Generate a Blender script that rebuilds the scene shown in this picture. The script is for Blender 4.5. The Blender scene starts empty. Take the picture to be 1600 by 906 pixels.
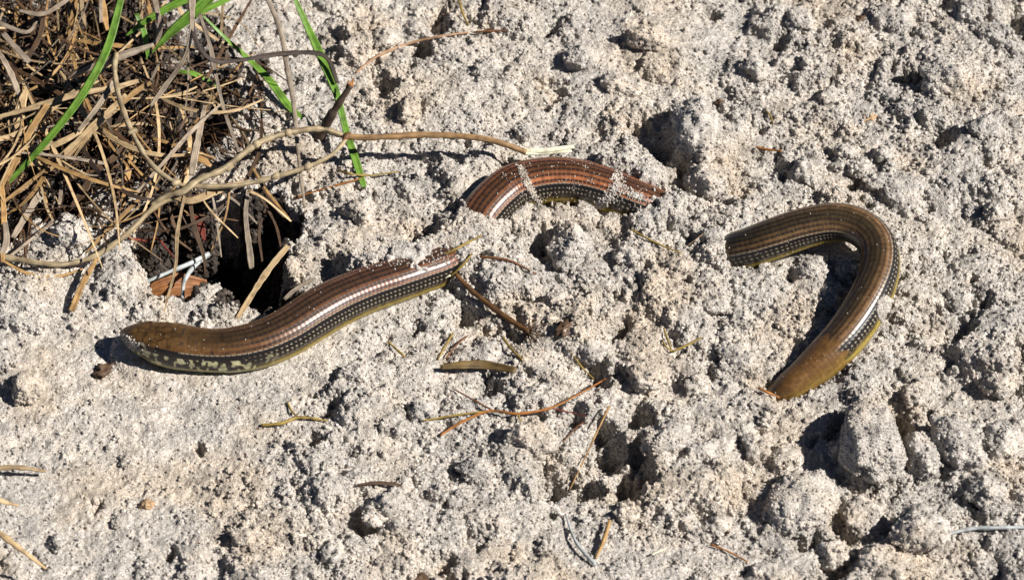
import bpy, math, random
import numpy as np
from mathutils import Vector, noise as mnoise

random.seed(7)
rng = np.random.default_rng(11)
scene = bpy.context.scene
col = scene.collection
MM = 0.001                       # all layout below is in millimetres

# ------------------------------------------------------------------ camera
ELEV = math.radians(50)
DIST, FPX = 1500.0, 6000.0       # mm to the middle of the picture, focal length in photo pixels
R_ = np.array([1.0, 0, 0])
U_ = np.array([0, math.sin(ELEV), math.cos(ELEV)])
B_ = np.array([0, -math.cos(ELEV), math.sin(ELEV)])
CAM = B_ * DIST
cd = bpy.data.cameras.new('camera')
cam = bpy.data.objects.new('camera', cd)
col.objects.link(cam)
cam.location = Vector(CAM * MM)
cam.rotation_euler = (math.pi / 2 - ELEV, 0, 0)
cd.sensor_width = 36
cd.lens = 36 * FPX / 1600
cd.clip_start, cd.clip_end = 0.05, 200
cd.dof.use_dof = True
cd.dof.focus_distance = DIST * MM
cd.dof.aperture_fstop = 18
scene.camera = cam

# ------------------------------------------------------------------ light
SUN = np.array([0.72, -0.14, 0.68]); SUN /= np.linalg.norm(SUN)      # towards the sun
w = bpy.data.worlds.new('World'); scene.world = w; w.use_nodes = True
nt = w.node_tree
sky = nt.nodes.new('ShaderNodeTexSky'); sky.sky_type = 'NISHITA'; sky.sun_disc = False
sky.sun_elevation = math.asin(SUN[2]); sky.sun_rotation = math.atan2(SUN[0], SUN[1])
sky.air_density = 0.4; sky.dust_density = 0.0; sky.altitude = 2500
bg = nt.nodes['Background']; bg.inputs['Strength'].default_value = 0.05
nt.links.new(sky.outputs[0], bg.inputs[0])
sl = bpy.data.lights.new('sun', 'SUN'); sl.energy = 5.0; sl.angle = math.radians(0.53); sl.color = (1, 0.96, 0.91)
so = bpy.data.objects.new('sun', sl); col.objects.link(so)
so.rotation_euler = Vector(SUN).to_track_quat('Z', 'Y').to_euler()
so.location = Vector(SUN) * 3
vs = scene.view_settings
vs.view_transform = 'Standard'; vs.look = 'None'; vs.gamma = 1; vs.exposure = 0.76; vs.use_curve_mapping = False

# ------------------------------------------------------------------ helpers
def P(px, py, z=0.0):
    """photo pixel -> point in mm on the level z"""
    d = R_ * (px - 800) / FPX + U_ * (453 - py) / FPX - B_
    return CAM + d * ((z - CAM[2]) / d[2])

def tag(o, label=None, cat=None, group=None, kind=None):
    if label: o['label'] = label
    if cat: o['category'] = cat
    if group: o['group'] = group
    if kind: o['kind'] = kind
    return o

def mesh_obj(name, verts, faces, mat, parent=None, smooth=True, uv=None):
    me = bpy.data.meshes.new(name)
    verts = np.asarray(verts, dtype=np.float32) * MM
    faces = np.asarray(faces, dtype=np.int32)
    nf, k = faces.shape
    me.vertices.add(len(verts)); me.vertices.foreach_set('co', verts.ravel())
    me.loops.add(nf * k); me.loops.foreach_set('vertex_index', faces.ravel())
    me.polygons.add(nf); me.polygons.foreach_set('loop_start', np.arange(0, nf * k, k, dtype=np.int32))
    me.update(calc_edges=True)
    if smooth: me.polygons.foreach_set('use_smooth', np.ones(nf, dtype=bool))
    if uv is not None:
        l = me.uv_layers.new(name='UVMap')
        l.data.foreach_set('uv', np.asarray(uv, dtype=np.float32)[faces.ravel()].ravel())
    me.materials.append(mat)
    me.validate()
    o = bpy.data.objects.new(name, me); col.objects.link(o)
    if parent: o.parent = parent
    return o

def add_attr(o, name, data, typ='FLOAT'):
    a = o.data.attributes.new(name, typ, 'POINT')
    a.data.foreach_set('color' if 'COLOR' in typ else 'vector' if 'VECTOR' in typ else 'value', np.asarray(data, dtype=np.float32).ravel())

def nodes(name):
    m = bpy.data.materials.new(name); m.use_nodes = True
    t = m.node_tree; b = t.nodes['Principled BSDF']
    def N(typ, **kw):
        n = t.nodes.new(typ)
        for k, v in kw.items():
            if k.startswith('i_'): n.inputs[k[2:].replace('_', ' ')].default_value = v
            else: setattr(n, k, v)
        return n
    return m, t, b, N, t.links.new

def ramp(N, stops, interp='LINEAR'):
    r = N('ShaderNodeValToRGB'); cr = r.color_ramp; cr.interpolation = interp
    while len(cr.elements) < len(stops): cr.elements.new(0.5)
    for e, (p, c) in zip(cr.elements, stops):
        e.position = p; e.color = (*c, 1)
    return r

def mixc(N, L, f, a, b, blend='MIX'):
    m = N('ShaderNodeMix', data_type='RGBA', blend_type=blend)
    for s, v in ((m.inputs[0], f), (m.inputs[6], a), (m.inputs[7], b)):
        if hasattr(v, 'links') or isinstance(v, bpy.types.NodeSocket): L(v, s)
        elif isinstance(v, tuple): s.default_value = (*v, 1)
        else: s.default_value = v
    return m.outputs[2]

def srgb(r, g, b):
    f = lambda c: (c / 255 / 12.92) if c <= 10 else ((c / 255 + 0.055) / 1.055) ** 2.4
    return (0.64 * f(r), 0.64 * f(g), 0.64 * f(b))     # what a sunlit surface shows -> its own colour

# ------------------------------------------------------------------ materials
def make_sand():
    m, t, b, N, L = nodes('sand')
    g = N('ShaderNodeNewGeometry'); pos = g.outputs['Position']
    big = N('ShaderNodeTexNoise', i_Scale=26.0, i_Detail=3.0); L(pos, big.inputs['Vector'])
    mid = N('ShaderNodeTexNoise', i_Scale=150.0, i_Detail=4.0); L(pos, mid.inputs['Vector'])
    bigr = ramp(N, [(0.34, (0.375, 0.358, 0.336)), (0.5, (0.432, 0.405, 0.370)), (0.64, (0.42, 0.37, 0.31))]); L(big.outputs[0], bigr.inputs[0])
    midr = ramp(N, [(0.32, (0.72, 0.71, 0.70)), (0.5, (1, 1, 1)), (0.66, (1.16, 1.13, 1.10))]); L(mid.outputs[0], midr.inputs[0])
    c = mixc(N, L, 1.0, bigr.outputs[0], midr.outputs[0], 'MULTIPLY')
    vor = N('ShaderNodeTexVoronoi', i_Scale=2100.0); L(pos, vor.inputs['Vector'])
    sep = N('ShaderNodeSeparateColor'); L(vor.outputs['Color'], sep.inputs[0])
    gr = ramp(N, [(0.0, (0.42, 0.36, 0.30)), (0.05, (0.75, 0.69, 0.62)), (0.3, (0.9, 0.88, 0.86)), (0.6, (1.05, 1.04, 1.02)), (0.88, (1.15, 1.12, 1.06)), (1.0, (1.75, 1.75, 1.75))])  # brightest stop paints grain sparkle into the colour
    L(sep.outputs[0], gr.inputs[0])
    c = mixc(N, L, 1.0, c, gr.outputs[0], 'MULTIPLY')
    # brown organic specks
    sp = N('ShaderNodeTexVoronoi', i_Scale=420.0); L(pos, sp.inputs['Vector'])
    spc = N('ShaderNodeSeparateColor'); L(sp.outputs['Color'], spc.inputs[0])
    lt = N('ShaderNodeMath', operation='LESS_THAN'); L(spc.outputs[1], lt.inputs[0]); lt.inputs[1].default_value = 0.02
    ld = N('ShaderNodeMath', operation='LESS_THAN'); L(sp.outputs['Distance'], ld.inputs[0]); ld.inputs[1].default_value = 0.27
    mu = N('ShaderNodeMath', operation='MULTIPLY'); L(lt.outputs[0], mu.inputs[0]); L(ld.outputs[0], mu.inputs[1])
    c = mixc(N, L, mu.outputs[0], c, (0.09, 0.05, 0.03))
    # root-zone soil under the grass, with the burrow's shade painted into its colour
    at = N('ShaderNodeAttribute', attribute_name='humus_shade')
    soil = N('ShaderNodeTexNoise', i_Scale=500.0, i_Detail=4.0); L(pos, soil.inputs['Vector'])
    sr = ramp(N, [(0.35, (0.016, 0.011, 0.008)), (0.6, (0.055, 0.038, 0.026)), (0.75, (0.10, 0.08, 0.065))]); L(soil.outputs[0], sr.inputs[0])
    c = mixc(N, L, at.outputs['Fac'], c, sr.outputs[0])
    L(c, b.inputs['Base Color'])
    rr = N('ShaderNodeMapRange'); L(sep.outputs[1], rr.inputs[0]); rr.inputs[3].default_value = 0.42; rr.inputs[4].default_value = 0.95
    L(rr.outputs[0], b.inputs['Roughness'])
    b.inputs['Specular IOR Level'].default_value = 0.35
    bn = N('ShaderNodeTexNoise', i_Scale=1100.0, i_Detail=3.0, i_Roughness=0.7); L(pos, bn.inputs['Vector'])
    ad = N('ShaderNodeMath', operation='MULTIPLY_ADD'); L(vor.outputs['Distance'], ad.inputs[0]); ad.inputs[1].default_value = -0.5; L(bn.outputs[0], ad.inputs[2])
    bu = N('ShaderNodeBump', i_Strength=0.9, i_Distance=0.0005); L(ad.outputs[0], bu.inputs['Height']); L(bu.outputs[0], b.inputs['Normal'])
    return m

def make_fibre(name, a, bcol, streak=60.0, rough=0.6, jitter=0.35, spec=0.35, translucent=0.0, edge=None):
    """plant fibre: colour streaks along the strand, tone varies from strand to strand"""
    m, t, b, N, L = nodes(name)
    uv = N('ShaderNodeUVMap'); mp = N('ShaderNodeMapping'); L(uv.outputs[0], mp.inputs[0])
    oi = N('ShaderNodeObjectInfo')
    mp.inputs['Scale'].default_value = (0.3, 12.0, 1)
    L(oi.outputs['Random'], mp.inputs['Location'])
    n1 = N('ShaderNodeTexNoise', i_Scale=2.0, i_Detail=4.0); L(mp.outputs[0], n1.inputs['Vector'])
    r1 = ramp(N, [(0.3, a), (0.7, bcol)]); L(n1.outputs[0], r1.inputs[0])
    g = N('ShaderNodeNewGeometry')
    n2 = N('ShaderNodeTexNoise', i_Scale=260.0, i_Detail=3.0); L(g.outputs['Position'], n2.inputs['Vector'])
    r2 = ramp(N, [(0.32, (0.45, 0.42, 0.4)), (0.55, (1, 1, 1)), (0.75, (1.15, 1.12, 1.08))]); L(n2.outputs[0], r2.inputs[0])
    c = mixc(N, L, 0.8, r1.outputs[0], r2.outputs[0], 'MULTIPLY')
    mr = N('ShaderNodeMapRange'); L(oi.outputs['Random'], mr.inputs[0]); mr.inputs[3].default_value = 1 - jitter; mr.inputs[4].default_value = 1 + jitter * 0.6
    hs = N('ShaderNodeHueSaturation'); L(mr.outputs[0], hs.inputs['Value']); L(c, hs.inputs['Color'])
    L(hs.outputs[0], b.inputs['Base Color'])
    b.inputs['Roughness'].default_value = rough
    b.inputs['Specular IOR Level'].default_value = spec
    bu = N('ShaderNodeBump', i_Strength=0.5, i_Distance=0.0003); L(n1.outputs[0], bu.inputs['Height']); L(bu.outputs[0], b.inputs['Normal'])
    if translucent:
        tr = N('ShaderNodeBsdfTranslucent'); L(hs.outputs[0], tr.inputs[0])
        ms = N('ShaderNodeMixShader'); ms.inputs[0].default_value = translucent
        L(b.outputs[0], ms.inputs[1]); L(tr.outputs[0], ms.inputs[2])
        L(ms.outputs[0], t.nodes['Material Output'].inputs[0])
    return m

SAND = make_sand()
STRAW = make_fibre('straw', srgb(182, 146, 96), srgb(240, 212, 166))
TAN = make_fibre('tan_blade', srgb(158, 118, 70), srgb(220, 178, 116))
GREY = make_fibre('grey_blade', srgb(146, 128, 108), srgb(206, 188, 164))
BROWN = make_fibre('brown_blade', srgb(70, 48, 30), srgb(120, 90, 60))
DARK = make_fibre('dark_blade', srgb(52, 38, 30), srgb(98, 80, 66))
BARK = make_fibre('pale_bark', srgb(146, 122, 86), srgb(214, 196, 158), jitter=0.1)
TWIG = make_fibre('twig_bark', srgb(88, 58, 30), srgb(140, 100, 56), jitter=0.15)
PALE = make_fibre('pale_pith', srgb(246, 236, 190), srgb(255, 255, 236), jitter=0.05)
GREEN = make_fibre('green_blade', srgb(108, 166, 40), srgb(172, 218, 98), rough=0.4, jitter=0.18, spec=0.5, translucent=0.3)
ROOTY = make_fibre('yellow_root', srgb(150, 124, 52), srgb(196, 168, 92), jitter=0.2)
ROOTO = make_fibre('orange_root', srgb(168, 96, 34), srgb(204, 140, 68), jitter=0.15)
ROOTB = make_fibre('brown_root', srgb(104, 62, 34), srgb(150, 100, 58), jitter=0.2)
ROOTR = make_fibre('red_root', srgb(110, 34, 18), srgb(150, 62, 34), jitter=0.2)
ROOTW = make_fibre('white_root', srgb(182, 188, 188), srgb(220, 224, 222), jitter=0.06)
LEAFB = make_fibre('dead_leaf', srgb(128, 78, 40), srgb(176, 120, 70), jitter=0.1)

# ------------------------------------------------------------------ lizard path (pixel, pixel, axis height mm, half width mm, roll deg, sand limit, buried)
LZ = [  # px, py, z, r, roll, how far up the flank the sand comes (-1 keel .. 1 top)
    (189, 519, 8.5, 1.0, 0, -0.9), (197, 521, 8.6, 3.0, 0, -0.9), (213, 526, 8.8, 5.6, 0, -0.9), (232, 531, 8.6, 7.1, 0, -0.8), (250, 536, 8.2, 8.2, 0, -0.75),
    (275, 541, 7.6, 8.8, 0, -0.7), (300, 545, 7.2, 8.5, 0, -0.7), (335, 548, 7.0, 8.3, 0, -0.7), (370, 546, 7.0, 8.7, 0, -0.7),
    (410, 537, 7.0, 9.1, 0, -0.65), (450, 519, 7.0, 9.4, 0, -0.6), (490, 494, 7.0, 9.6, 0, -0.6), (530, 472, 6.8, 9.4, 0, -0.5),
    (575, 453, 6.4, 9.0, 0, -0.45), (620, 438, 5.6, 8.7, 0, -0.3), (660, 425, 4.2, 8.4, 0, -0.1), (695, 412, 2.4, 8.2, 0, 0.0),
    (720, 392, -0.5, 8.3, 0, 2), (734, 372, 0.0, 8.7, 0, 2), (746, 351, 2.4, 9.1, 0, 0.2), (758, 333, 4.0, 9.2, 0, 0.0), (778, 312, 5.0, 9.3, 0, -0.1), (805, 293, 5.8, 9.3, 0, -0.1),
    (850, 283, 6.0, 9.2, -3, 0.05), (900, 284, 5.4, 8.9, -6, 0.1), (950, 298, 3.6, 8.7, -10, 0.2), (990, 314, 1.6, 8.5, -12, 0.3), (1015, 324, -0.6, 8.3, -10, 0.3), (1036, 335, -3.5, 8.1, -8, 0.55), (1055, 346, -7, 8.0, -5, 2),
    (1080, 365, -11, 7.6, 0, 2), (1115, 392, -5, 7.6, 0, 2), (1140, 396, 0.0, 7.9, 0, 0.1), (1170, 388, 5.0, 8.3, 0, -0.5), (1205, 375, 9.0, 8.5, 2, -0.9), (1250, 359, 12.0, 8.4, 6, -1.3),
    (1295, 348, 14.5, 8.0, 14, -1.5), (1330, 350, 15.5, 7.8, 22, -1.5), (1358, 366, 15.5, 7.9, 20, -1.3), (1374, 392, 14.5, 8.1, 20, -1.2), (1374, 425, 13.0, 8.3, 20, -1.1),
    (1362, 460, 11.2, 8.6, 21, -1.0), (1342, 497, 9.0, 8.7, 23, -0.9), (1316, 532, 6.8, 8.5, 23, -0.8), (1285, 563, 4.0, 8.0, 22, -0.6), (1258, 586, 1.6, 6.9, 25, -0.3),
    (1234, 604, -0.6, 5.8, 22, -0.1), (1212, 619, -4.5, 4.6, 20, 0.4), (1190, 638, -10, 4.0, 20, 2), (1170, 655, -16, 4.0, 20, 2)]

def catmull(A, step):
    """resample an (n,k) control array evenly along its first three columns"""
    A = np.asarray(A, float)
    Q = np.vstack([2 * A[0] - A[1], A, 2 * A[-1] - A[-2]])
    out = []
    for i in range(1, len(Q) - 2):
        t = np.linspace(0, 1, 24, endpoint=False)[:, None]
        p0, p1, p2, p3 = Q[i - 1], Q[i], Q[i + 1], Q[i + 2]
        out.append(0.5 * ((2 * p1) + (-p0 + p2) * t + (2 * p0 - 5 * p1 + 4 * p2 - p3) * t ** 2 + (-p0 + 3 * p1 - 3 * p2 + p3) * t ** 3))
    D = np.vstack(out + [A[-1:]])
    s = np.concatenate([[0], np.cumsum(np.linalg.norm(np.diff(D[:, :3], axis=0), axis=1))])
    n = max(3, int(round(s[-1] / step)) + 1)
    si = np.linspace(0, s[-1], n)
    return np.stack([np.interp(si, s, D[:, k]) for k in range(D.shape[1])], 1), si

ctrl = np.array([[*P(a, b, z), r * (0.95 if a > 1160 and b < 600 else 1), roll, lim] for a, b, z, r, roll, lim in LZ])
LZP, LZS = catmull(ctrl, 0.36)

# ------------------------------------------------------------------ the sand: one height field built up from lumps
STEP = 0.48
X0, X1, Y0, Y1 = -258.0, 258.0, -192.0, 228.0
gx = np.arange(X0, X1, STEP); gy = np.arange(Y0, Y1, STEP)
NX, NY = len(gx), len(gy)
GX, GY = np.meshgrid(gx, gy)

def vnoise(cell, seed, oct=1):
    r = np.random.default_rng(seed); out = np.zeros((NY, NX)); amp = 1.0; tot = 0
    for _ in range(oct):
        lx, ly = int((X1 - X0) / cell) + 3, int((Y1 - Y0) / cell) + 3
        g = r.random((ly, lx)) * 2 - 1
        fx = (gx - X0) / cell; fy = (gy - Y0) / cell
        ix, iy = fx.astype(int), fy.astype(int); tx, ty = fx - ix, fy - iy
        tx = tx * tx * (3 - 2 * tx); ty = (ty * ty * (3 - 2 * ty))[:, None]
        a = g[np.ix_(iy, ix)] * (1 - tx) + g[np.ix_(iy, ix + 1)] * tx
        b2 = g[np.ix_(iy + 1, ix)] * (1 - tx) + g[np.ix_(iy + 1, ix + 1)] * tx
        out += amp * (a * (1 - ty) + b2 * ty); tot += amp; amp *= 0.5; cell /= 2
    return out / tot

H = 4.5 * vnoise(90, 1, 2) + 2.6 * vnoise(26, 2, 3) + 1.2 * vnoise(11, 4, 2)
NF = vnoise(5.0, 3, 3)            # wobble for outlines
NF2 = vnoise(12.0, 5, 3)
NFM = vnoise(2.4, 6, 3); NFS = vnoise(1.0, 8, 1)

def win(x, y, r):
    i0, i1 = max(0, int((x - r - X0) / STEP)), min(NX, int((x + r - X0) / STEP) + 2)
    j0, j1 = max(0, int((y - r - Y0) / STEP)), min(NY, int((y + r - Y0) / STEP) + 2)
    return slice(j0, j1), slice(i0, i1)

def dome(x, y, z0, r, k=1.0, asp=1.0, ang=0.0, wob=0.25, sub=None):
    """lump of loose sand: half a lumpy ellipsoid standing on z0"""
    w_ = win(x, y, r * 1.5 * max(asp, 1))
    dx, dy = GX[w_] - x, GY[w_] - y
    if dx.size == 0: return
    c, s = math.cos(ang), math.sin(ang)
    u, v = (dx * c + dy * s) / asp, (-dx * s + dy * c)
    nf = NF if r > 4.5 else NFM if r > 1.8 else NFS
    q = (u * u + v * v) / (r * r) * (1 + wob * 1.6 * nf[w_]) ** 2
    t = z0 + k * r * np.sqrt(np.clip(1 - q, 0, None))
    H[w_] = np.where(q < 1, np.maximum(H[w_], t), H[w_])

def pit(x, y, r, depth, asp=1.0, ang=0.0, hard=0.35, wob=0.5):
    w_ = win(x, y, r * 1.7 * max(asp, 1))
    dx, dy = GX[w_] - x, GY[w_] - y
    if dx.size == 0: return
    c, s = math.cos(ang), math.sin(ang)
    u, v = (dx * c + dy * s) / asp, (-dx * s + dy * c)
    q = np.sqrt(u * u + v * v) / r * (1 + wob * NF[w_] + 0.25 * NF2[w_])
    t = np.clip((1 - q) / hard, 0, 1); t = t * t * (3 - 2 * t)
    H[w_] -= depth * t

def hat(x, y):
    i = min(max(int((x - X0) / STEP), 0), NX - 1); j = min(max(int((y - Y0) / STEP), 0), NY - 1)
    return H[j, i]

# how rough the ground is: smooth by the head and lower left, lumpy elsewhere
def blob(px, py, rx, ry):
    p = P(px, py)
    return np.exp(-((GX - p[0]) / rx) ** 2 - ((GY - p[1]) / ry) ** 2)
ROUGH = np.clip(1.0 - 0.75 * blob(120, 620, 70, 60) - 0.65 * blob(360, 620, 60, 28) - 0.5 * blob(180, 800, 70, 50) - 0.55 * blob(430, 40, 40, 30) - 0.5 * blob(250, 440, 20, 30) - 0.3 * blob(1500, 300, 40, 40), 0.12, 1)
def rat(x, y):
    i = min(max(int((x - X0) / STEP), 0), NX - 1); j = min(max(int((y - Y0) / STEP), 0), NY - 1)
    return ROUGH[j, i]

def fill(n, r0, r1, pw, sink, k0, k1, amin=1.0, amax=1.5, wob=0.3, skip=None, rough=True):
    xs = rng.uniform(X0, X1, n); ys = rng.uniform(Y0, Y1, n)
    rs = r0 * (r1 / r0) ** (rng.random(n) ** pw)
    ks = rng.uniform(k0, k1, n); an = rng.uniform(0, math.pi, n); asp = rng.uniform(amin, amax, n)
    order = np.argsort(-rs)
    for i in order:
        x, y = xs[i], ys[i]
        if rough and rng.random() > rat(x, y): continue
        if skip is not None and skip(x, y, rs[i]): continue
        dome(x, y, hat(x, y) - sink * rs[i], rs[i], ks[i], asp[i], an[i], wob)

fill(520, 5.0, 14.0, 1.6, 0.45, 0.6, 0.95, wob=0.5)

# ridges, hollows and cracks seen in the photograph: pixel, radius mm, depth mm, aspect, angle
def hump(px, py, r, k=0.6, asp=1.0, ang=0.0, sink=0.25, z=None):
    p = P(px, py, 3); dome(p[0], p[1], (hat(p[0], p[1]) if z is None else z) - sink * r, r, k, asp, math.radians(ang), 0.3)
for a in [(1090, 215, 17, 0.85, 1.3, 95), (1100, 280, 13, 0.8, 1.2, 80), (1230, 130, 22, 0.35), (960, 150, 24, 0.4), (700, 150, 26, 0.35, 1.4, 20), (1380, 230, 20, 0.35),
          (1480, 130, 16, 0.6), (1180, 520, 22, 0.35, 1.3, 20), (1050, 460, 16, 0.5), (1010, 540, 15, 0.6), (885, 520, 18, 0.5), (780, 420, 14, 0.5),
          (1250, 790, 17, 0.55, 1.3, 70), (1360, 700, 15, 0.7, 1.5, 95), (1130, 640, 20, 0.4), (1020, 690, 16, 0.5), (830, 700, 20, 0.4), (640, 700, 22, 0.3), (1390, 860, 14, 0.6), (1250, 880, 16, 0.5),
          (650, 580, 16, 0.45), (590, 560, 14, 0.3), (840, 560, 16, 0.5), (190, 430, 12, 0.6, 1.3, 110), (110, 370, 13, 0.6), (40, 460, 14, 0.5), (560, 360, 18, 0.55, 1.3, 10), (650, 340, 14, 0.5, 1.4, 30),
          (1100, 440, 14, 0.45), (1450, 540, 20, 0.35), (1540, 420, 18, 0.45), (1510, 250, 20, 0.4), (1540, 560, 14, 0.5), (1080, 770, 18, 0.4), (700, 830, 20, 0.35)]:
    hump(*a)
PITS = [(1032, 235, 5.5, 9, 1.8, 100), (1085, 305, 5.5, 10, 2.2, 150), (1060, 270, 5, 9), (845, 390, 4.2, 11, 2.0, 95), (870, 432, 3.5, 6, 1.6, 150), (963, 520, 3.6, 9, 3.0, 62), (935, 585, 5.5, 9, 1.3, 20), (900, 655, 6, 10, 1.4, 40),
        (940, 715, 10, 13, 1.3, 20), (870, 735, 4.5, 10, 1.6, 80), (1000, 740, 5, 8, 1.4, 10), (860, 805, 3.5, 7), (1020, 662, 4, 8), (565, 822, 4.0, 9, 1.8, 160), (590, 788, 2.4, 6, 2.6, 130), (490, 690, 4.6, 12), (515, 735, 2, 4), (690, 880, 5, 9, 2.6, 38), (735, 835, 3, 7, 2, 60),
        (715, 730, 3.0, 6, 1.6, 80), (525, 625, 5.0, 8, 2.0, 60), (310, 695, 2.6, 6, 2.0, 110), (265, 860, 3, 6, 2, 80), (150, 790, 3, 5, 2, 70), (690, 42, 6, 9, 1.5, 0), (640, 110, 6, 8, 1.6, 30), (600, 130, 5, 8, 1.2, 0), (850, 165, 4, 6), (860, 50, 5, 8, 1.6, 50), (960, 135, 4, 6, 1.5, 30),
        (1430, 125, 6, 9, 1.2, 20), (1590, 25, 11, 12, 1.5, 60), (1320, 60, 7, 5, 2, 60), (1215, 65, 4, 6), (1190, 195, 4, 7), (1115, 15, 5, 7), (1240, 280, 3, 8), (1330, 290, 5, 8, 1.8, 50), (1470, 225, 6, 8), (1555, 262, 4, 8), (1400, 245, 5, 5),
        (1480, 400, 5, 6, 1.6, 40), (1230, 440, 5, 9, 1.4, 30), (1140, 490, 2.5, 5), (970, 410, 2.5, 5), (930, 375, 3, 5), (780, 520, 4.5, 7, 2.4, 170), (760, 600, 8, 9, 1.4, 20), (650, 510, 4, 6, 2, 40), (690, 500, 3.5, 6, 2, 150),
        (1310, 660, 2.5, 10, 4.0, 55), (1410, 700, 2.0, 12, 3.6, 98), (1460, 730, 2.6, 12, 2.6, 125), (1445, 672, 2.0, 8, 2, 10), (1400, 765, 2.5, 9, 1.6, 60), (1310, 810, 3.4, 10, 2.4, 70), (1350, 850, 3, 9, 1.5, 10), (1385, 830, 2.5, 8, 2, 30), (1225, 750, 3, 7, 2.2, 40), (1285, 745, 2.4, 8, 2.5, 85),
        (1590, 730, 3, 7, 2, 100), (1530, 790, 3, 7, 1.5, 20), (1545, 840, 3.5, 7), (1300, 900, 6, 8, 1.8, 20), (1270, 690, 2.6, 6, 2, 60), (1355, 320, 3, 5), (1450, 330, 4, 5), (560, 300, 4, 5, 2, 20), (650, 355, 3, 6, 2, 50), (760, 360, 2.5, 6, 2, 50), (795, 370, 2, 8, 3, 60)]
for a in PITS:
    p = P(a[0], a[1], 0); asp = a[4] if len(a) > 4 else 1.0; an = a[5] if len(a) > 5 else 0
    big_ = a[2] >= 5.4 or a[0] in (845, 963, 870, 1410, 1460, 565)
    pit(p[0], p[1], a[2] * (0.8 if big_ else 0.68), a[3] * (1.15 if big_ else 0.95), asp * 1.15, math.radians(an), 0.6 if big_ else 0.7, 1.2)
for _ in range(170):
    x, y = rng.uniform(X0, X1), rng.uniform(Y0, Y1)
    pit(x, y, rng.uniform(1.2, 3.2), rng.uniform(2, 6) * rat(x, y), rng.uniform(1.2, 3.2), rng.uniform(0, 3.1), 0.5, 1.1)

HUM_SHADE = np.zeros((NY, NX))  # mask for root soil and for shade painted into the hollows
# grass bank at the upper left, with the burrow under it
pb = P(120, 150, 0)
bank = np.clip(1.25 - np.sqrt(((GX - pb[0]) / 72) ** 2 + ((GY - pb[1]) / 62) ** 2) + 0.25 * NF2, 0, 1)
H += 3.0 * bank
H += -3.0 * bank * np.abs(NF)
HUM_SHADE = np.maximum(HUM_SHADE, np.clip((bank - 0.18) * 3.4 + 0.9 * NF2 + 0.3 * NF, 0, 1) * 0.95)
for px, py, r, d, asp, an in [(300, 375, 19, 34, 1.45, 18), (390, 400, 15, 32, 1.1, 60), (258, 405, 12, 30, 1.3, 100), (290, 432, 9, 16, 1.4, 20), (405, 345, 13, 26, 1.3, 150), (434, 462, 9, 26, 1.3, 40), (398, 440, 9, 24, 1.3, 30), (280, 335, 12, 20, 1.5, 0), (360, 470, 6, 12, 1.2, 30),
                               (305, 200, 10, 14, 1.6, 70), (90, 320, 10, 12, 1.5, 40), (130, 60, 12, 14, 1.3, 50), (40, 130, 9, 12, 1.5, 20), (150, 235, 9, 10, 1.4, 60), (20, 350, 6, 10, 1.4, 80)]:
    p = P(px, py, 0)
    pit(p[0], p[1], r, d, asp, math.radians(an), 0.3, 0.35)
    HUM_SHADE = np.maximum(HUM_SHADE, np.clip((1.05 - np.sqrt((GX - p[0]) ** 2 + (GY - p[1]) ** 2) / (r * 1.15)) * 2.2 + 0.5 * NF, 0, 1) * (1.0 if d > 20 else 0.7))  # each hollow tinted: soil colour plus painted shade
deep = np.clip((-H - 5) / 9, 0, 1) * np.clip(blob(340, 390, 48, 44) * 3, 0, 1)  # painted shade, growing with depth inside the burrow
HUM_SHADE = np.maximum(HUM_SHADE * np.clip((8 - H) / 4, 0.45, 1), deep)
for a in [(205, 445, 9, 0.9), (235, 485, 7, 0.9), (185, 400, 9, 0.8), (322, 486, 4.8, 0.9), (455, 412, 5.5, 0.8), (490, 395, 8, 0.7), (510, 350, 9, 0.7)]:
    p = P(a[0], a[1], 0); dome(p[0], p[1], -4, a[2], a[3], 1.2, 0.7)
    w_ = win(p[0], p[1], a[2] * 1.3); HUM_SHADE[w_] *= np.clip((np.hypot(GX[w_] - p[0], GY[w_] - p[1]) - a[2]) / (a[2] * .3), 0, 1)

# loose sand slumps: no smooth face steeper than about 70 degrees outside the burrow
burrow = np.clip(blob(340, 390, 44, 44) * 4 - 1, 0, 1)
for _ in range(7):
    for ax, sg in ((0, 1), (0, -1), (1, 1), (1, -1)):
        H = np.minimum(H, np.roll(H, sg, ax) + 1.3 + 4 * burrow)
# ground gives way to the lizard's body, and covers it where it is buried
FOOT = np.full((NY, NX), 9.0)     # distance from the body axis in body radii, where the body is in the open
for i in range(0, len(LZP), 4):
    x, y, z, r, roll, lim = LZP[i]
    w_ = win(x, y, r * 2.2)
    d = np.hypot(GX[w_] - x, GY[w_] - y) / r
    if lim < 1:
        L_ = z + lim * r + np.clip(d - 1.02, 0, None) * r * 1.3 - np.clip(1.0 - d, 0, 1) * 2.5
        H[w_] = np.where(d < 2.1, np.minimum(H[w_], np.maximum(L_, -14)), H[w_])
        FOOT[w_] = np.minimum(FOOT[w_], d)
        if LZS[i] < 150 or 330 < LZS[i] < 0:
            head_up = 2.2 * max(0, 1 - LZS[i] / 22)
            lv = z - 0.78 * r - head_up
            wgt = np.clip((2.1 - d) / 1.0, 0, 1) * 0.35
            H[w_] = np.where((d < 2.1) & (H[w_] < lv), H[w_] + (lv - H[w_]) * wgt, H[w_])
for i in range(0, len(LZP), 3):
    x, y, z, r, roll, lim = LZP[i]
    if lim > 1.0:
        dome(x + rng.uniform(-1, 1), y, z - 1, r * rng.uniform(1.08, 1.18) + 1.0, 1.0, 1.0, 0, 0.25)
FOOT0 = FOOT.copy()
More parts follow.
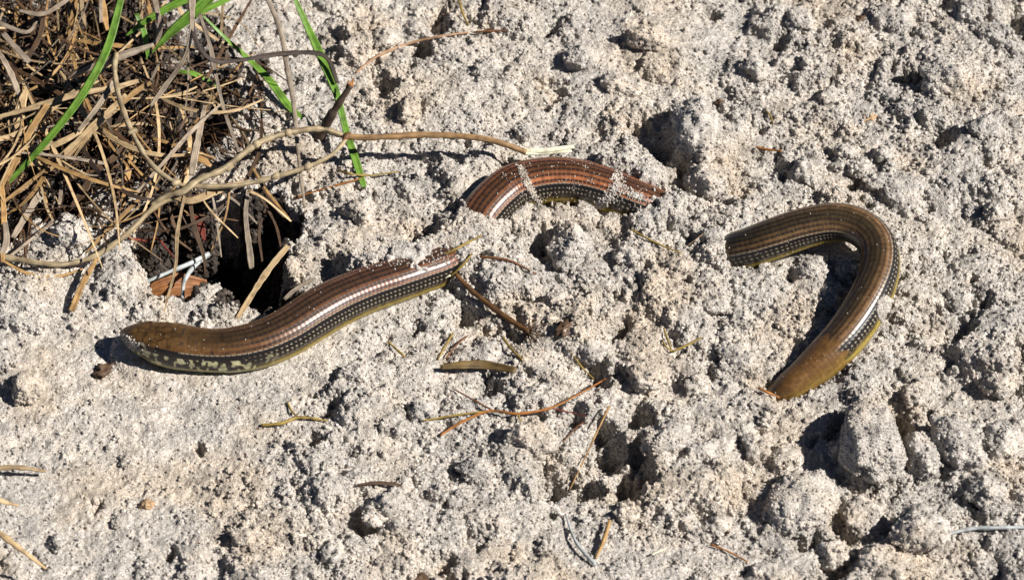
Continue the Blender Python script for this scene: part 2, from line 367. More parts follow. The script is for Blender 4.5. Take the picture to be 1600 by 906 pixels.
# sand heaped against and over the body
# a bank of sand creeping over the far side of the body until it is covered
pa, pz = P(575, 453, 6.4), P(716, 396, 1.0)
ia, iz = [int(np.argmin(np.linalg.norm(LZP[:, :3] - q, axis=1))) for q in (pa, pz)]
for i in range(ia, iz, 4):
    f = (i - ia) / (iz - ia); x, y, z, r = LZP[i, :4]
    tv = LZP[i + 3, :2] - LZP[i - 3, :2]; tv /= np.linalg.norm(tv); nv = np.array([-tv[1], tv[0]])
    off = r * (1.0 - 0.85 * f ** 1.3) + rng.uniform(-1.6, 1.6)
    rd_ = r * rng.uniform(0.38, 0.6)
    zt = z + math.sqrt(max(r * r - max(off, 0) ** 2, 0)) + rng.uniform(0.2, 1.2)
    c_ = np.array([x, y]) + nv * (off + rd_)
    dome(c_[0], c_[1], zt - rd_ * 0.45, rd_, 0.6, rng.uniform(1, 1.5), rng.uniform(0, 3), 0.5)
for px, py, zt, r in [(704, 346, 7, 4.5), (704, 366, 10, 5), (722, 370, 9, 4), (742, 386, 7, 3.6), (758, 390, 6, 4), (722, 402, 10, 4), (734, 408, 8, 4), (728, 422, 6, 4), (716, 436, 3.5, 3.5), (772, 380, 5, 4), (785, 348, 5, 6), (815, 338, 6, 6), (845, 336, 6, 6), (880, 336, 6, 6), (915, 336, 6, 6),
                      (955, 350, 4, 6.5), (998, 350, 6, 5), (1012, 347, 7.5, 4.5), (1028, 341, 8.5, 4.5), (1042, 333, 9, 4.5), (1050, 322, 8, 4), (1056, 338, 7, 5), (985, 350, 4, 5), (1046, 326, 4, 3), (1121, 374, 9, 6), (1116, 393, 9, 6), (1122, 412, 6, 5), (1150, 428, 4, 5.5), (1180, 430, 3, 5), (1215, 425, 2, 4.5), (1245, 410, 1, 5.5), (1200, 634, 2, 4), (1222, 634, 1, 4), (1248, 626, 0, 4), (1275, 614, 0, 4), (1188, 616, 2, 4)]:
    p = P(px, py, zt * 0.5); dome(p[0], p[1], zt - r * 1.0, r, 1.0, random.uniform(1, 1.4), random.uniform(0, 3), 0.35)

BT = np.full((NY, NX), -99.0)      # top of the body
for i in range(0, len(LZP), 3):
    x, y, z, r = LZP[i, :4]; w_ = win(x, y, r * 1.1); d2 = (GX[w_] - x) ** 2 + (GY[w_] - y) ** 2
    BT[w_] = np.maximum(BT[w_], np.where(d2 < r * r, z + np.sqrt(np.clip(r * r - d2, 0, None)), -99))
FOOT0 = np.where(H > BT + 0.4, np.where(FOOT0 < 1, 9.0, FOOT0), FOOT0)
def onbody(x, y, r):
    i = min(max(int((x - X0) / STEP), 0), NX - 1); j = min(max(int((y - Y0) / STEP), 0), NY - 1)
    return FOOT0[j, i] < 1.05 + r / 12.0
PATCH = vnoise(30, 31, 3)
fill(8500, 1.7, 5.2, 1.5, 0.4, 0.45, 0.85, 1, 1.7, 0.65, lambda x, y, r: onbody(x, y, r) or rng.random() > np.clip(0.7 + 1.2 * PATCH[int((y - Y0) / STEP), int((x - X0) / STEP)], 0.15, 1))
fill(26000, 0.7, 1.8, 1.6, 0.45, 0.4, 0.8, 1, 1.6, 0.6, lambda x, y, r: onbody(x, y, r) or rng.random() > np.clip(0.38 + 1.6 * PATCH[int((y - Y0) / STEP), int((x - X0) / STEP)], 0.08, 1))

def box3(A):
    B = (np.roll(A, 1, 0) + A * 2 + np.roll(A, -1, 0)) / 4
    return (np.roll(B, 1, 1) + B * 2 + np.roll(B, -1, 1)) / 4
FREE = FOOT0 > 0.97
H = np.where(FREE, 0.35 * H + 0.65 * box3(H), H)
for _ in range(8):
    for ax, sg in ((0, 1), (0, -1), (1, 1), (1, -1)):
        nb_ = np.where(np.roll(FREE, sg, ax), np.roll(H, sg, ax), 99.0)
        H = np.where(FREE, np.minimum(H, nb_ + 1.0 + 2.5 * burrow + 0.25 * NFM), H)
H += 0.25 * vnoise(1.1, 21) + 0.5 * vnoise(3.0, 23, 2) + 0.14 * rng.standard_normal((NY, NX)).clip(-2, 2)

def blur(A, n):
    for ax in (0, 1):
        for _ in range(2):
            A = np.pad(A, [(n, n) if a == ax else (0, 0) for a in (0, 1)], mode='edge')
            cs = np.cumsum(A, axis=ax); z = np.zeros_like(np.take(cs, [0], ax)); cs = np.concatenate([z, cs], ax)
            k = 2 * n + 1
            A = (np.take(cs, range(k, cs.shape[ax]), ax) - np.take(cs, range(0, cs.shape[ax] - k), ax)) / k
    return A
HS = blur(H, 5)
HM = H.copy()
for _ in range(4):
    for ax, sg in ((0, 1), (0, -1), (1, 1), (1, -1)): HM = np.maximum(HM, np.roll(HM, sg, ax))
HT = 0.45 * HS + 0.55 * blur(HM, 4)       # what a light strand rests on
def ground_z(x, y, F=None):
    F = HS if F is None else F
    i = min(max(int((x - X0) / STEP), 0), NX - 1); j = min(max(int((y - Y0) / STEP), 0), NY - 1)
    return F[j, i]
def on_ground(px, py, a=0.0, F=None):
    z = 0.0
    for _ in range(8):
        p = P(px, py, z + a); z = 0.5 * z + 0.5 * ground_z(p[0], p[1], F)
    return P(px, py, z + a)

# one sheet: the detailed patch, running out to the distance with ever wider steps
def stretch(g):
    g = list(g); st = STEP; hi = g[-1]; lo = g[0]; up, dn = [], []
    while hi < 40000:
        st *= 1.16; hi += st; lo -= st; up.append(hi); dn.append(lo)
    return np.array(dn[::-1] + g + up), len(dn)
ex, kx = stretch(gx); ey, ky = stretch(gy)
def mirror(v, a, b, n):
    t = np.abs(((v - a) / (b - a)) % 2.0); t = np.where(t > 1, 2 - t, t)
    return np.clip((t * (n - 1)).round().astype(int), 0, n - 1)
mx, my = mirror(ex, gx[0], gx[-1], NX), mirror(ey, gy[0], gy[-1], NY)
mx[kx:kx + NX] = np.arange(NX); my[ky:ky + NY] = np.arange(NY)
EH = H[np.ix_(my, mx)]; EU = HUM_SHADE[np.ix_(my, mx)]
VX, VY = np.meshgrid(ex, ey)
nx, ny = len(ex), len(ey)
idx = np.arange(nx * ny).reshape(ny, nx)
quads = np.stack([idx[:-1, :-1], idx[:-1, 1:], idx[1:, 1:], idx[1:, :-1]], -1).reshape(-1, 4)
ground = mesh_obj('ground', np.stack([VX, VY, EH], -1).reshape(-1, 3), quads, SAND)
add_attr(ground, 'humus_shade', EU)
tag(ground, 'loose pale grey sand churned into crumbs and lumps', 'sand', kind='structure')

# ------------------------------------------------------------------ the glass lizard
def build_lizard():
    m, t, b, N, L = nodes('lizard_scales')
    at = N('ShaderNodeAttribute', attribute_name='pattern')
    g = N('ShaderNodeNewGeometry')
    n = N('ShaderNodeTexNoise', i_Scale=700.0, i_Detail=2.0); L(g.outputs['Position'], n.inputs['Vector'])
    r = ramp(N, [(0.3, (0.78, 0.78, 0.78)), (0.7, (1.12, 1.12, 1.12))]); L(n.outputs[0], r.inputs[0])
    c = mixc(N, L, 1.0, at.outputs['Color'], r.outputs[0], 'MULTIPLY')
    L(c, b.inputs['Base Color'])
    b.inputs['Roughness'].default_value = 0.31
    b.inputs['Specular IOR Level'].default_value = 0.46
    NA, ROW = 144, 6
    Pp = LZP[:, :3]; S = LZS; n_ = len(S)
    T = np.gradient(Pp, axis=0); T /= np.linalg.norm(T, axis=1)[:, None]
    Zv = np.array([0, 0, 1.0])
    Uv = Zv - T * T[:, 2:3]; Uv /= np.linalg.norm(Uv, axis=1)[:, None]
    Rv = np.cross(T, Uv)
    ang = np.linspace(-math.pi, math.pi, NA, endpoint=False)
    roll = np.radians(LZP[:, 4])
    th = ang[None, :] - 0 * roll[:, None]                 # angle from the back's midline in the animal's own frame
    rad = LZP[:, 3]
    head = np.clip(1 - S / 26.0, 0, 1)                    # 1 at the snout
    # outline of the section: rounded square, flatter belly, wedge-shaped head
    rr = np.repeat(rad[:, None], NA, 1)
    ca, sa = np.cos(th), np.sin(th)
    rr = rr * (1 - 0.05 * np.clip(-ca, 0, 1) ** 2) * (1 + 0.025 * np.cos(4 * (th - 0)) * -1)
    hd = np.clip(head * 1.6, 0, 1)[:, None]
    rr = rr * (1 - 0.10 * hd * np.clip(ca, 0, 1) ** 3)    # flat crown
    groove = np.exp(-((np.abs(th) - math.radians(97)) / 0.10) ** 2)     # fold along the flank / mouth line
    rr -= groove * np.where(S[:, None] > 30, 0.28, 0.0)
    mouth = np.exp(-((np.abs(th) - math.radians(88) - 0.1 * np.sin(S[:, None] * .25)) / 0.05) ** 2) * np.clip((17 - S[:, None]) / 2, 0, 1) * np.clip(S[:, None] / 3, 0, 1)
    rr -= mouth * 0.35
    brow = np.exp(-((S[:, None] - 10.5) / 2.6) ** 2 - ((np.abs(th) - math.radians(50)) / 0.25) ** 2)
    rr += brow * 0.45
    # scales: 24 rows round the body, each 1.8 mm long
    LEN = 1.8
    rows = (th / (2 * math.pi) * 24.0)                    # row borders at whole numbers
    fr = np.abs((rows + 0.0) - np.round(rows))            # 0 on a border, .5 mid row
    stag = 0.0
    q = S[:, None] / LEN + stag + 0 * th
    fs = q - np.floor(q)
    body = np.clip((S - 18) / 10, 0, 1)[:, None]
    prof = np.clip(fr / 0.16, 0, 1) ** 0.7
    rr += body * (0.07 * (prof - 1) + 0.06 * (fs - 0.5) * prof)
    rr -= body * 0.04 * np.exp(-((fs - 0.0) / 0.1) ** 2)
    pl = np.array([[mnoise.cell(Vector((s * 0.28 + 3, a * 1.4, 4))) for a in ang] for s in S[S < 34]])
    rr[:len(pl)] += (1 - body[:len(pl)]) * 0.10 * pl
    cr, sr = np.cos(th + roll[:, None]), np.sin(th + roll[:, None])
    V = Pp[:, None, :] + rr[..., None] * (cr[..., None] * Uv[:, None, :] + sr[..., None] * Rv[:, None, :])
    # ---- colours
    deg = np.abs(np.degrees(th)) + 0 * q
    rj = np.random.default_rng(5)
    rowid = np.floor(rows).astype(int); sid = np.floor(q).astype(int)
    cellr = rj.random((sid.max() + 2, 26))[sid, rowid + 13]
    def lerp(a, b_, f): return a * (1 - f[..., None]) + b_ * f[..., None]
    A = lambda *c: np.array(srgb(*c))
    key = np.array([0, 30, 60, 110, 170, 235, 262, 285, 420, 600.])
    dor = np.array([A(100, 74, 40), A(112, 80, 46), A(132, 92, 60), A(152, 98, 68), A(172, 108, 70), A(184, 112, 70), A(160, 102, 64), A(112, 88, 58), A(150, 112, 74), A(146, 110, 70)])
    dcol = np.stack([np.interp(S, key, dor[:, k]) for k in range(3)], 1)[:, None, :]
    C = np.repeat(dcol, NA, 1)
    dd = np.clip((40 - deg) / 28, 0, 1)                   # olive-dark along the middle of the back
    C = lerp(C, C * np.array([0.30, 0.36, 0.40]), dd * np.clip(S / 40, 0, 1)[:, None])
    C *= (0.78 + 0.44 * cellr)[..., None]
    BLK = np.array([0.012, 0.009, 0.008])
    # dark dashed lines between the rows of the back
    line = (fr < 0.2) & (deg < 50) & (S[:, None] > 27) & (np.abs(np.round(rows)) <= 3)
    dash = np.where((fs > 0.12) & (fs < 0.85), 0.95, 0.5) * np.where(fr < 0.08, 1.0, 0.75)
    fade = np.clip((S - 30) / 25, 0, 1)[:, None] * np.where(S > 330, 0.75, 1)[:, None]
    C = lerp(C, BLK, np.where(line, dash * fade, 0))
    C = lerp(C, C * 0.55, np.where((fs < 0.10) & (S[:, None] > 27), 0.18, 0))
    # black flank band with rows of pale dots
    bandf = (deg > 52) & (deg < 92)
    C = np.where((bandf & (S[:, None] > 16))[..., None], BLK, C)
    edge = (deg > 50) & (deg < 53.5) & (fs > .3)
    C = lerp(C, np.array([.62, .5, .36]), np.where(edge & (S[:, None] > 25), 0.5, 0))
    for c0, wd, amt in ((65, 1.7, 0.75), (77.5, 2.3, 0.9), (87.5, 2.0, 0.5)):
        dot = np.exp(-((deg - c0) / wd) ** 4 - ((fs - 0.5) / 0.17) ** 4)
        C = lerp(C, np.array([0.60, 0.52, 0.36]), dot * amt * np.clip((S - 24) / 20, 0, 1)[:, None] * (0.55 + 0.45 * cellr))
    low = np.clip((deg - 90) / 4, 0, 1)
    YEL = A(176, 152, 72); OLV = A(104, 92, 56)
    belly = lerp(np.broadcast_to(OLV * (0.5 + 0.9 * cellr[..., None]), C.shape), YEL * np.ones_like(C), np.clip((deg - 99) / 6, 0, 1))
    C = lerp(C, belly, low * (S[:, None] > 16))
    # neck: irregular pale and black bars down the side
    nb = np.array([[mnoise.noise(Vector((s * 0.62, a * 2.6 + 0.08 * s, 1.7))) for a in np.abs(ang)] for s in S[S < 62]])
    k = len(nb); side = np.clip((deg[:k] - 54) / 5, 0, 1)
    amt = side * np.clip((60 - S[:k, None]) / 14, 0, 1)
    bars = np.where(nb > 0.14, 1.0, 0.0)[..., None] * A(228, 222, 172) + np.where(nb <= 0.14, 1.0, 0.0)[..., None] * np.where((nb > 0.06)[..., None], A(98, 86, 50), BLK)
    up = (deg[:k] < 68) & (S[:k, None] > 12)
    bars = np.where(up[..., None], BLK, bars)
    bars = lerp(bars, np.broadcast_to(A(190, 184, 128), bars.shape), np.clip((deg[:k] - 104) / 8, 0, 1))
    snout = np.clip((9 - S[:k]) / 4, 0, 1)[:, None]
    bars = lerp(bars, np.broadcast_to(A(120, 100, 62), bars.shape), snout * (deg[:k] < 95) * 0.8)
    C[:k] = lerp(C[:k], bars, amt)
    hs = np.array([[mnoise.noise(Vector((s * 0.5, a * 3.0, 8.1))) for a in ang] for s in S[S < 40]]); k2 = len(hs)
    C[:k2] = lerp(C[:k2], np.broadcast_to(BLK * 2, C[:k2].shape), np.clip((hs - 0.38) * 6, 0, 0.8) * (S[:k2, None] > 14) * (deg[:k2] < 54))
    # head plates with dark seams, pale ring round the eye
    hp = np.array([[(lambda v_: v_[1] - v_[0])(mnoise.voronoi(Vector((s * 0.30 + 0.4, a * 2.0, 2.2)))[0]) for a in ang] for s in S[S < 27]]); k3 = len(hp)
    C[:k3] = lerp(C[:k3], C[:k3] * 0.35, np.where((hp < 0.09) & (deg[:k3] < 56), 0.75, 0) * np.clip((26 - S[:k3]) / 6, 0, 1)[:, None])
    de = np.hypot(S[:, None] - 11.0, (deg - 66) / 57.3 * rad[:, None])
    C = lerp(C, np.broadcast_to(A(196, 186, 158), C.shape), np.where((de > 1.25) & (de < 2.1), 0.75, 0))
    ml = np.where((np.abs(deg - 86 - 4 * np.sin(S[:, None] * .3)) < 2.4) & (S[:, None] < 17), 0.9, 0)
    C = lerp(C, np.broadcast_to(BLK, C.shape), ml)
    # regrown tail end: plain olive tan, no stripes
    sreg = np.interp(1300, [1316, 1285], [0, 1])
    s0 = S[np.argmin(np.hypot(*(Pp[:, :2] - P(1306, 543, 6.0)[:2]).T))]
    re = np.clip((S[:, None] - s0 + 1.5 * np.cos(th * 9)) / 1.2, 0, 1)
    RC = lerp(np.broadcast_to(A(122, 88, 50), C.shape), np.broadcast_to(A(144, 114, 58), C.shape), np.clip((deg - 65) / 40, 0, 1)) * (0.85 + 0.3 * cellr[..., None])
    C = lerp(C, RC, re)
    ring = np.arange(NA)
    i0 = (np.arange(n_ - 1)[:, None] * NA + ring[None, :]); i1 = np.arange(n_ - 1)[:, None] * NA + np.roll(ring, -1)[None, :]
    F = np.stack([i0, i1, i1 + NA, i0 + NA], -1).reshape(-1, 4)
    Vf = V.reshape(-1, 3); Cf = C.reshape(-1, 3)
    # close snout and tail
    Vf = np.vstack([Vf, Pp[0] - T[0] * 0.7, Pp[-1] + T[-1]]); Cf = np.vstack([Cf, Cf[0], Cf[-1]])
    a_, z_ = len(Vf) - 2, len(Vf) - 1
    cap0 = np.stack([np.full(NA, a_), np.roll(ring, -1), ring, ring], -1)
    o_ = (n_ - 1) * NA
    cap1 = np.stack([np.full(NA, z_), o_ + ring, o_ + np.roll(ring, -1), o_ + np.roll(ring, -1)], -1)
    ob = mesh_obj('glass_lizard', Vf, F, m)
    # caps as triangles joined in
    import bmesh
    bm = bmesh.new(); bm.from_mesh(ob.data); bm.verts.ensure_lookup_table()
    for tri in list(cap0[:, :3]) + list(cap1[:, :3]):
        f = bm.faces.new([bm.verts[int(v)] for v in tri]); f.smooth = True
    bm.to_mesh(ob.data); bm.free()
    add_attr(ob, 'pattern', np.hstack([np.clip(Cf, 0, 1), np.ones((len(Cf), 1))]), 'FLOAT_COLOR')
    tag(ob, 'legless brown glass lizard with black flank stripes, half buried in pale sand', 'lizard')
    # eyes
    me_, te, be, Ne, Le = nodes('lizard_eye'); be.inputs['Base Color'].default_value = (0.012, 0.008, 0.006, 1); be.inputs['Roughness'].default_value = 0.08
    i = int(np.argmin(np.abs(S - 11.0)))
    for sg in (1, -1):
        j = int(np.argmin(np.abs(ang - sg * math.radians(66))))
        c_ = V[i, j]; nn = (c_ - Pp[i]); nn /= np.linalg.norm(nn)
        a2 = T[i]; b2 = np.cross(nn, a2)
        vv, ff = [], []
        for u in range(9):
            for w2 in range(16):
                el = math.pi * u / 8; az = 2 * math.pi * w2 / 16
                vv.append(c_ - nn * 0.25 + 1.35 * a2 * math.sin(el) * math.cos(az) + 1.0 * b2 * math.sin(el) * math.sin(az) + 0.75 * nn * math.cos(el))
        for u in range(8):
            for w2 in range(16):
                p0 = u * 16 + w2; p1 = u * 16 + (w2 + 1) % 16
                ff.append((p0, p1, p1 + 16, p0 + 16))
        mesh_obj('eye', vv, ff, me_, ob)
    return V
LIZV = build_lizard()

# ------------------------------------------------------------------ strands: stems, blades, roots
def sweep(name, pts, widths, mat, parent=None, flat=1.0, n=8, fold=0.0, hint=(0, -0.35, 1), step=1.2, lump=0.0, twist=0.0, tip=True):
    """a strand through pts (mm) with full widths in mm; flat < 1 makes a blade, fold a V-shaped one"""
    k = len(pts); wd = np.interp(np.linspace(0, 1, k), np.linspace(0, 1, len(widths)), widths)
    Q, S = catmull(np.hstack([np.asarray(pts, float), wd[:, None]]), step)
    T = np.gradient(Q[:, :3], axis=0); T /= np.linalg.norm(T, axis=1)[:, None] + 1e-9
    h = np.asarray(hint, float)
    tw = twist * S / S[-1]
    Nn = h - T * (T @ h)[:, None]; Nn /= np.linalg.norm(Nn, axis=1)[:, None] + 1e-9
    Sd = np.cross(T, Nn)
    N2 = Nn * np.cos(tw)[:, None] + Sd * np.sin(tw)[:, None]; S2 = Sd * np.cos(tw)[:, None] - Nn * np.sin(tw)[:, None]
    a = np.linspace(0, 2 * math.pi, n, endpoint=False)
    r = np.maximum(Q[:, 3:4], 0.05) / 2
    if lump:
        r = r * (1 + lump * np.array([mnoise.noise(Vector((s * 0.35, Q[0, 0], Q[0, 1]))) for s in S])[:, None])
    u = np.cos(a)[None, :] * r; v = np.sin(a)[None, :] * r * flat + fold * np.abs(np.cos(a))[None, :] * r
    V = Q[:, None, :3] + u[..., None] * S2[:, None, :] + v[..., None] * N2[:, None, :]
    m_ = len(S); ring = np.arange(n)
    i0 = np.arange(m_ - 1)[:, None] * n + ring; i1 = np.arange(m_ - 1)[:, None] * n + np.roll(ring, -1)
    F = np.stack([i0, i1, i1 + n, i0 + n], -1).reshape(-1, 4)
    uv = np.stack(np.broadcast_arrays(S[:, None] * 0.1, (a / (2 * math.pi))[None, :]), -1).reshape(-1, 2)
    V = V.reshape(-1, 3)
    c0, c1 = len(V), len(V) + 1
    V = np.vstack([V, Q[0, :3], Q[-1, :3]]); uv = np.vstack([uv, [0, 0], [S[-1] * .1, 0]])
    o_ = (m_ - 1) * n
    caps = [(c0, int(ring[(q + 2) % n]), int(ring[(q + 1) % n]), int(ring[q])) for q in range(0, n, 2)]
    caps += [(c1, o_ + int(ring[q]), o_ + int(ring[(q + 1) % n]), o_ + int(ring[(q + 2) % n])) for q in range(0, n, 2)]
    F = np.vstack([F, np.array(caps)])
    return mesh_obj(name, V, F, mat, parent, uv=uv)

PX = 0.25                        # mm per photo pixel
def trace(pts, F=None):
    """pixels with heights above the sand -> points"""
    return [on_ground(p[0], p[1], p[2] if len(p) > 2 else 0.4, HT) for p in pts]
def level(pts):
    """pixels with absolute heights -> points"""
    return [P(p[0], p[1], p[2]) for p in pts]

# ---- green blades (absolute heights over the sand)
def green(pts, wpx, label, **kw):
    o = sweep('green_grass_blade', level(pts), [q * PX for q in wpx], GREEN, flat=0.09, fold=kw.pop('fold', 0.28), n=8, **kw)
    return tag(o, label, 'grass blade')
green([(192, -12, 46), (168, 75, 38), (128, 150, 30), (78, 215, 21), (40, 257, 14), (2, 296, 8)], [11, 14, 14, 12, 10, 7], 'long wide green grass blade slanting down across the dead grass tuft')
green([(196, 57, 26), (225, 36, 30), (265, 12, 34), (315, -10, 38)], [3, 11, 14, 14], 'short bright green blade with its tip beside the woody stem in the tuft')
green([(236, 85, 20), (268, 52, 26), (302, 24, 31), (336, -10, 36)], [2, 15, 21, 20], 'dark green folded grass blade tapering to a point above bare sand', fold=0.6)
green([(305, 26, 30), (335, 10, 32), (375, -10, 34)], [5, 10, 9], 'narrow green blade branching off the dark folded blade')
green([(316, 24, 26), (350, 58, 18), (385, 90, 13), (420, 125, 9), (450, 165, 5), (484, 196, 3)], [3, 6, 8, 12, 13, 3], 'slim green blade bent down over the sand behind the pale runner')
green([(456, -12, 36), (480, 42, 28), (503, 92, 22), (525, 145, 16), (541, 205, 9), (556, 252, 6), (569, 293, 3)], [7, 11, 15, 12, 11, 13, 9], 'upright light green blade passing under the forked pale stem', fold=0.35)
green([(268, 110, 12), (305, 117, 12), (342, 137, 8)], [3, 9, 4], 'small green blade yellowing along one edge beside the dark hollow')
green([(46, 196, 12), (76, 168, 14), (112, 154, 14)], [8, 14, 8], 'short green blade lying hidden under dry stalks')
green([(213, 22, 22), (226, 55, 16), (232, 96, 8)], [8, 10, 5], 'shaded green blade standing upright behind the woody stem')

# ---- dead tuft: every blade a part
tuft = bpy.data.objects.new('grass_tuft', None); col.objects.link(tuft)
tb = P(90, 120, 0); tuft.location = (tb[0] * MM, tb[1] * MM, hat(tb[0], tb[1]) * MM)
tag(tuft, 'matted tuft of dead tan and grey grass overhanging the dark burrow', 'grass tuft')
bpy.context.view_layer.update()
def dead(pts, wpx, mat, absolute=True, **kw):
    kw.setdefault('flat', 0.13); kw.setdefault('fold', 0.3)
    o = sweep('dead_blade', level(pts) if absolute else trace(pts), [q * PX for q in wpx], mat, tuft, lump=0.25, **kw)
    o.matrix_parent_inverse = tuft.matrix_world.inverted()
    return o
DEAD = [
    ([(28, 17, 22), (68, 22, 24), (112, -4, 26)], [5, 9, 7], GREY), ([(-8, 34, 20), (40, 51, 21), (58, 34, 22)], [7, 7, 3], GREY), ([(4, 52, 20), (25, 76, 18), (46, 98, 15)], [9, 10, 9], GREY),
    ([(68, 26, 20), (60, 62, 16), (24, 122, 10)], [8, 9, 6], BROWN), ([(-5, 76, 24), (18, 118, 20), (32, 156, 15)], [6, 10, 7], GREY), ([(30, 10, 12), (27, 50, 9), (20, 95, 6)], [14, 17, 10], TAN), ([(48, 10, 13), (46, 60, 8)], [9, 13], TAN),
    ([(124, -6, 14), (112, 40, 10), (104, 66, 7)], [9, 15, 8], TAN), ([(160, -6, 16), (163, 24, 12), (168, 48, 9)], [7, 10, 6], TAN), ([(127, -8, 18), (129, 20, 14), (134, 42, 10)], [6, 8, 3], STRAW), ([(157, -6, 18), (158, 36, 15)], [7, 6], GREY),
    ([(197, 148, 24), (152, 193, 19), (110, 235, 14), (60, 276, 9), (28, 300, 6)], [6, 15, 15, 12, 8], STRAW), ([(-5, 184, 18), (60, 166, 19), (112, 150, 19), (168, 138, 17)], [7, 10, 11, 8], STRAW), ([(28, 232, 14), (72, 231, 15), (108, 216, 17), (142, 194, 18)], [6, 10, 11, 7], STRAW),
    ([(178, 128, 28), (154, 165, 25), (122, 206, 19)], [9, 10, 6], GREY), ([(74, 164, 20), (46, 208, 16), (20, 262, 12), (0, 300, 10)], [10, 12, 11, 9], TAN), ([(18, 254, 12), (60, 256, 13), (98, 247, 13)], [5, 8, 3], STRAW), ([(26, 238, 16), (96, 245, 16), (166, 256, 13)], [3, 5, 6], GREY),
    ([(204, 222, 12), (168, 254, 10), (108, 282, 7)], [12, 12, 7], BROWN), ([(40, 140, 18), (30, 178, 14), (24, 212, 10)], [8, 19, 6], STRAW), ([(207, 222, 11), (200, 270, 9), (189, 330, 6)], [5, 11, 8], TAN), ([(345, 163, 18), (300, 205, 20), (255, 255, 17), (195, 322, 9)], [3, 7, 6, 4], GREY),
    ([(300, -10, 52), (299, 48, 42), (288, 92, 33), (262, 130, 25), (234, 168, 18)], [12, 7, 7, 9, 5], GREY), ([(240, -10, 44), (249, 38, 34), (246, 62, 29), (228, 78, 26)], [10, 9, 8, 5], GREY), ([(312, 22, 34), (328, 72, 28), (336, 112, 23), (350, 172, 15), (374, 240, 8)], [5, 7, 6, 6, 4], GREY),
    ([(134, 396, 5), (176, 352, 8), (232, 298, 10)], [3, 8, 7], TAN), ([(288, 306, 15), (277, 365, 10), (274, 418, 5), (254, 492, 1)], [4, 6, 5, 4], STRAW), ([(295, 300, 15), (303, 352, 8), (318, 400, 2), (321, 430, -3)], [4, 8, 6, 2], BROWN), ([(387, 296, 14), (384, 340, 8), (390, 392, 1), (393, 420, -3)], [6, 8, 10, 9], GREY),
    ([(388, 298, 16), (415, 312, 14), (455, 346, 6)], [5, 4, 3], STRAW), ([(395, 262, 14), (418, 300, 10), (452, 342, 6)], [4, 5, 3], TAN), ([(398, 272, 13), (425, 318, 9), (444, 340, 6)], [3, 4, 3], BROWN), ([(450, 384, 6), (415, 428, 4), (368, 502, 2)], [9, 11, 7], STRAW),
    ([(444, 468, 6), (462, 452, 7), (490, 436, 6)], [6, 7, 6], GREY), ([(112, 486, 2), (130, 442, 4), (152, 404, 5)], [10, 10, 6], TAN), ([(2, 285, 14), (6, 340, 11), (4, 410, 6)], [8, 9, 6], TAN), ([(8, 348, 12), (10, 378, 9), (0, 404, 6)], [8, 12, 12], GREY), ([(0, 320, 12), (40, 290, 13), (90, 250, 14)], [6, 7, 4], TAN),
    ([(20, 372, 7), (45, 330, 9), (64, 300, 10)], [9, 12, 8], GREY), ([(64, 290, 12), (72, 322, 9), (82, 344, 6)], [3, 4, 3], STRAW), ([(92, 328, 6), (95, 300, 8), (96, 282, 9)], [6, 6, 3], GREY), ([(112, 324, 6), (132, 296, 9), (145, 272, 12)], [8, 14, 5], BROWN), ([(60, 365, 6), (85, 345, 6), (14, 402, 5)][::-1], [5, 6, 3], GREY),
    ([(0, 405, 5), (45, 428, 3), (90, 432, 2), (130, 420, 3)], [4, 5, 5, 3], TAN), ([(270, 308, 14), (300, 314, 14), (345, 296, 14), (390, 283, 12)], [6, 12, 14, 5], STRAW), ([(280, 245, 8), (310, 248, 10), (330, 260, 9), (300, 262, 8)][:3], [8, 13, 5], TAN), ([(268, 238, 10), (300, 246, 10), (326, 250, 9)], [4, 9, 6], BROWN),
    ([(300, 275, 12), (303, 250, 15), (312, 205, 18), (320, 165, 18)], [10, 13, 10, 6], GREY), ([(205, 112, 14), (232, 128, 16), (262, 168, 13)], [5, 8, 4], BROWN), ([(158, 155, 14), (182, 138, 16), (232, 122, 15)], [4, 10, 5], STRAW), ([(190, 165, 16), (210, 145, 17), (238, 128, 16)], [4, 11, 6], TAN), ([(262, 150, 14), (285, 146, 15), (308, 136, 15)], [4, 5, 3], STRAW),
    ([(335, 8, 30), (318, 20, 26), (295, 6, 28)][:2], [4, 6], STRAW), ([(278, 10, 20), (290, 28, 18), (345, 65, 10), (378, 72, 6)], [6, 8, 5, 3], STRAW)]
DEAD += [([(330, 296, 14), (338, 340, 9), (346, 402, 3)], [3, 4, 2], GREY), ([(240, 330, 11), (262, 362, 8), (300, 392, 3)], [3, 4, 3], BROWN), ([(360, 290, 14), (352, 340, 9), (330, 392, 2)], [3, 3, 2], TAN), ([(418, 318, 8), (405, 360, 4), (410, 410, 0)], [3, 5, 3], BROWN), ([(225, 350, 8), (300, 336, 8), (380, 346, 6)], [2, 3, 2], BROWN),
         ([(310, 300, 15), (330, 330, 12), (372, 372, 4)], [2, 3, 2], STRAW), ([(250, 318, 12), (246, 350, 9), (236, 392, 4)], [3, 3, 2], TAN), ([(402, 300, 12), (430, 350, 7), (440, 392, 4)], [3, 4, 3], BROWN), ([(265, 322, 11), (272, 352, 6), (290, 380, 0)], [3, 6, 2], BROWN), ([(345, 300, 13), (372, 318, 10), (404, 352, 4)], [3, 4, 2], GREY)]
for p_, w_, m_ in DEAD: dead(p_, w_, m_)
rf = random.Random(3)
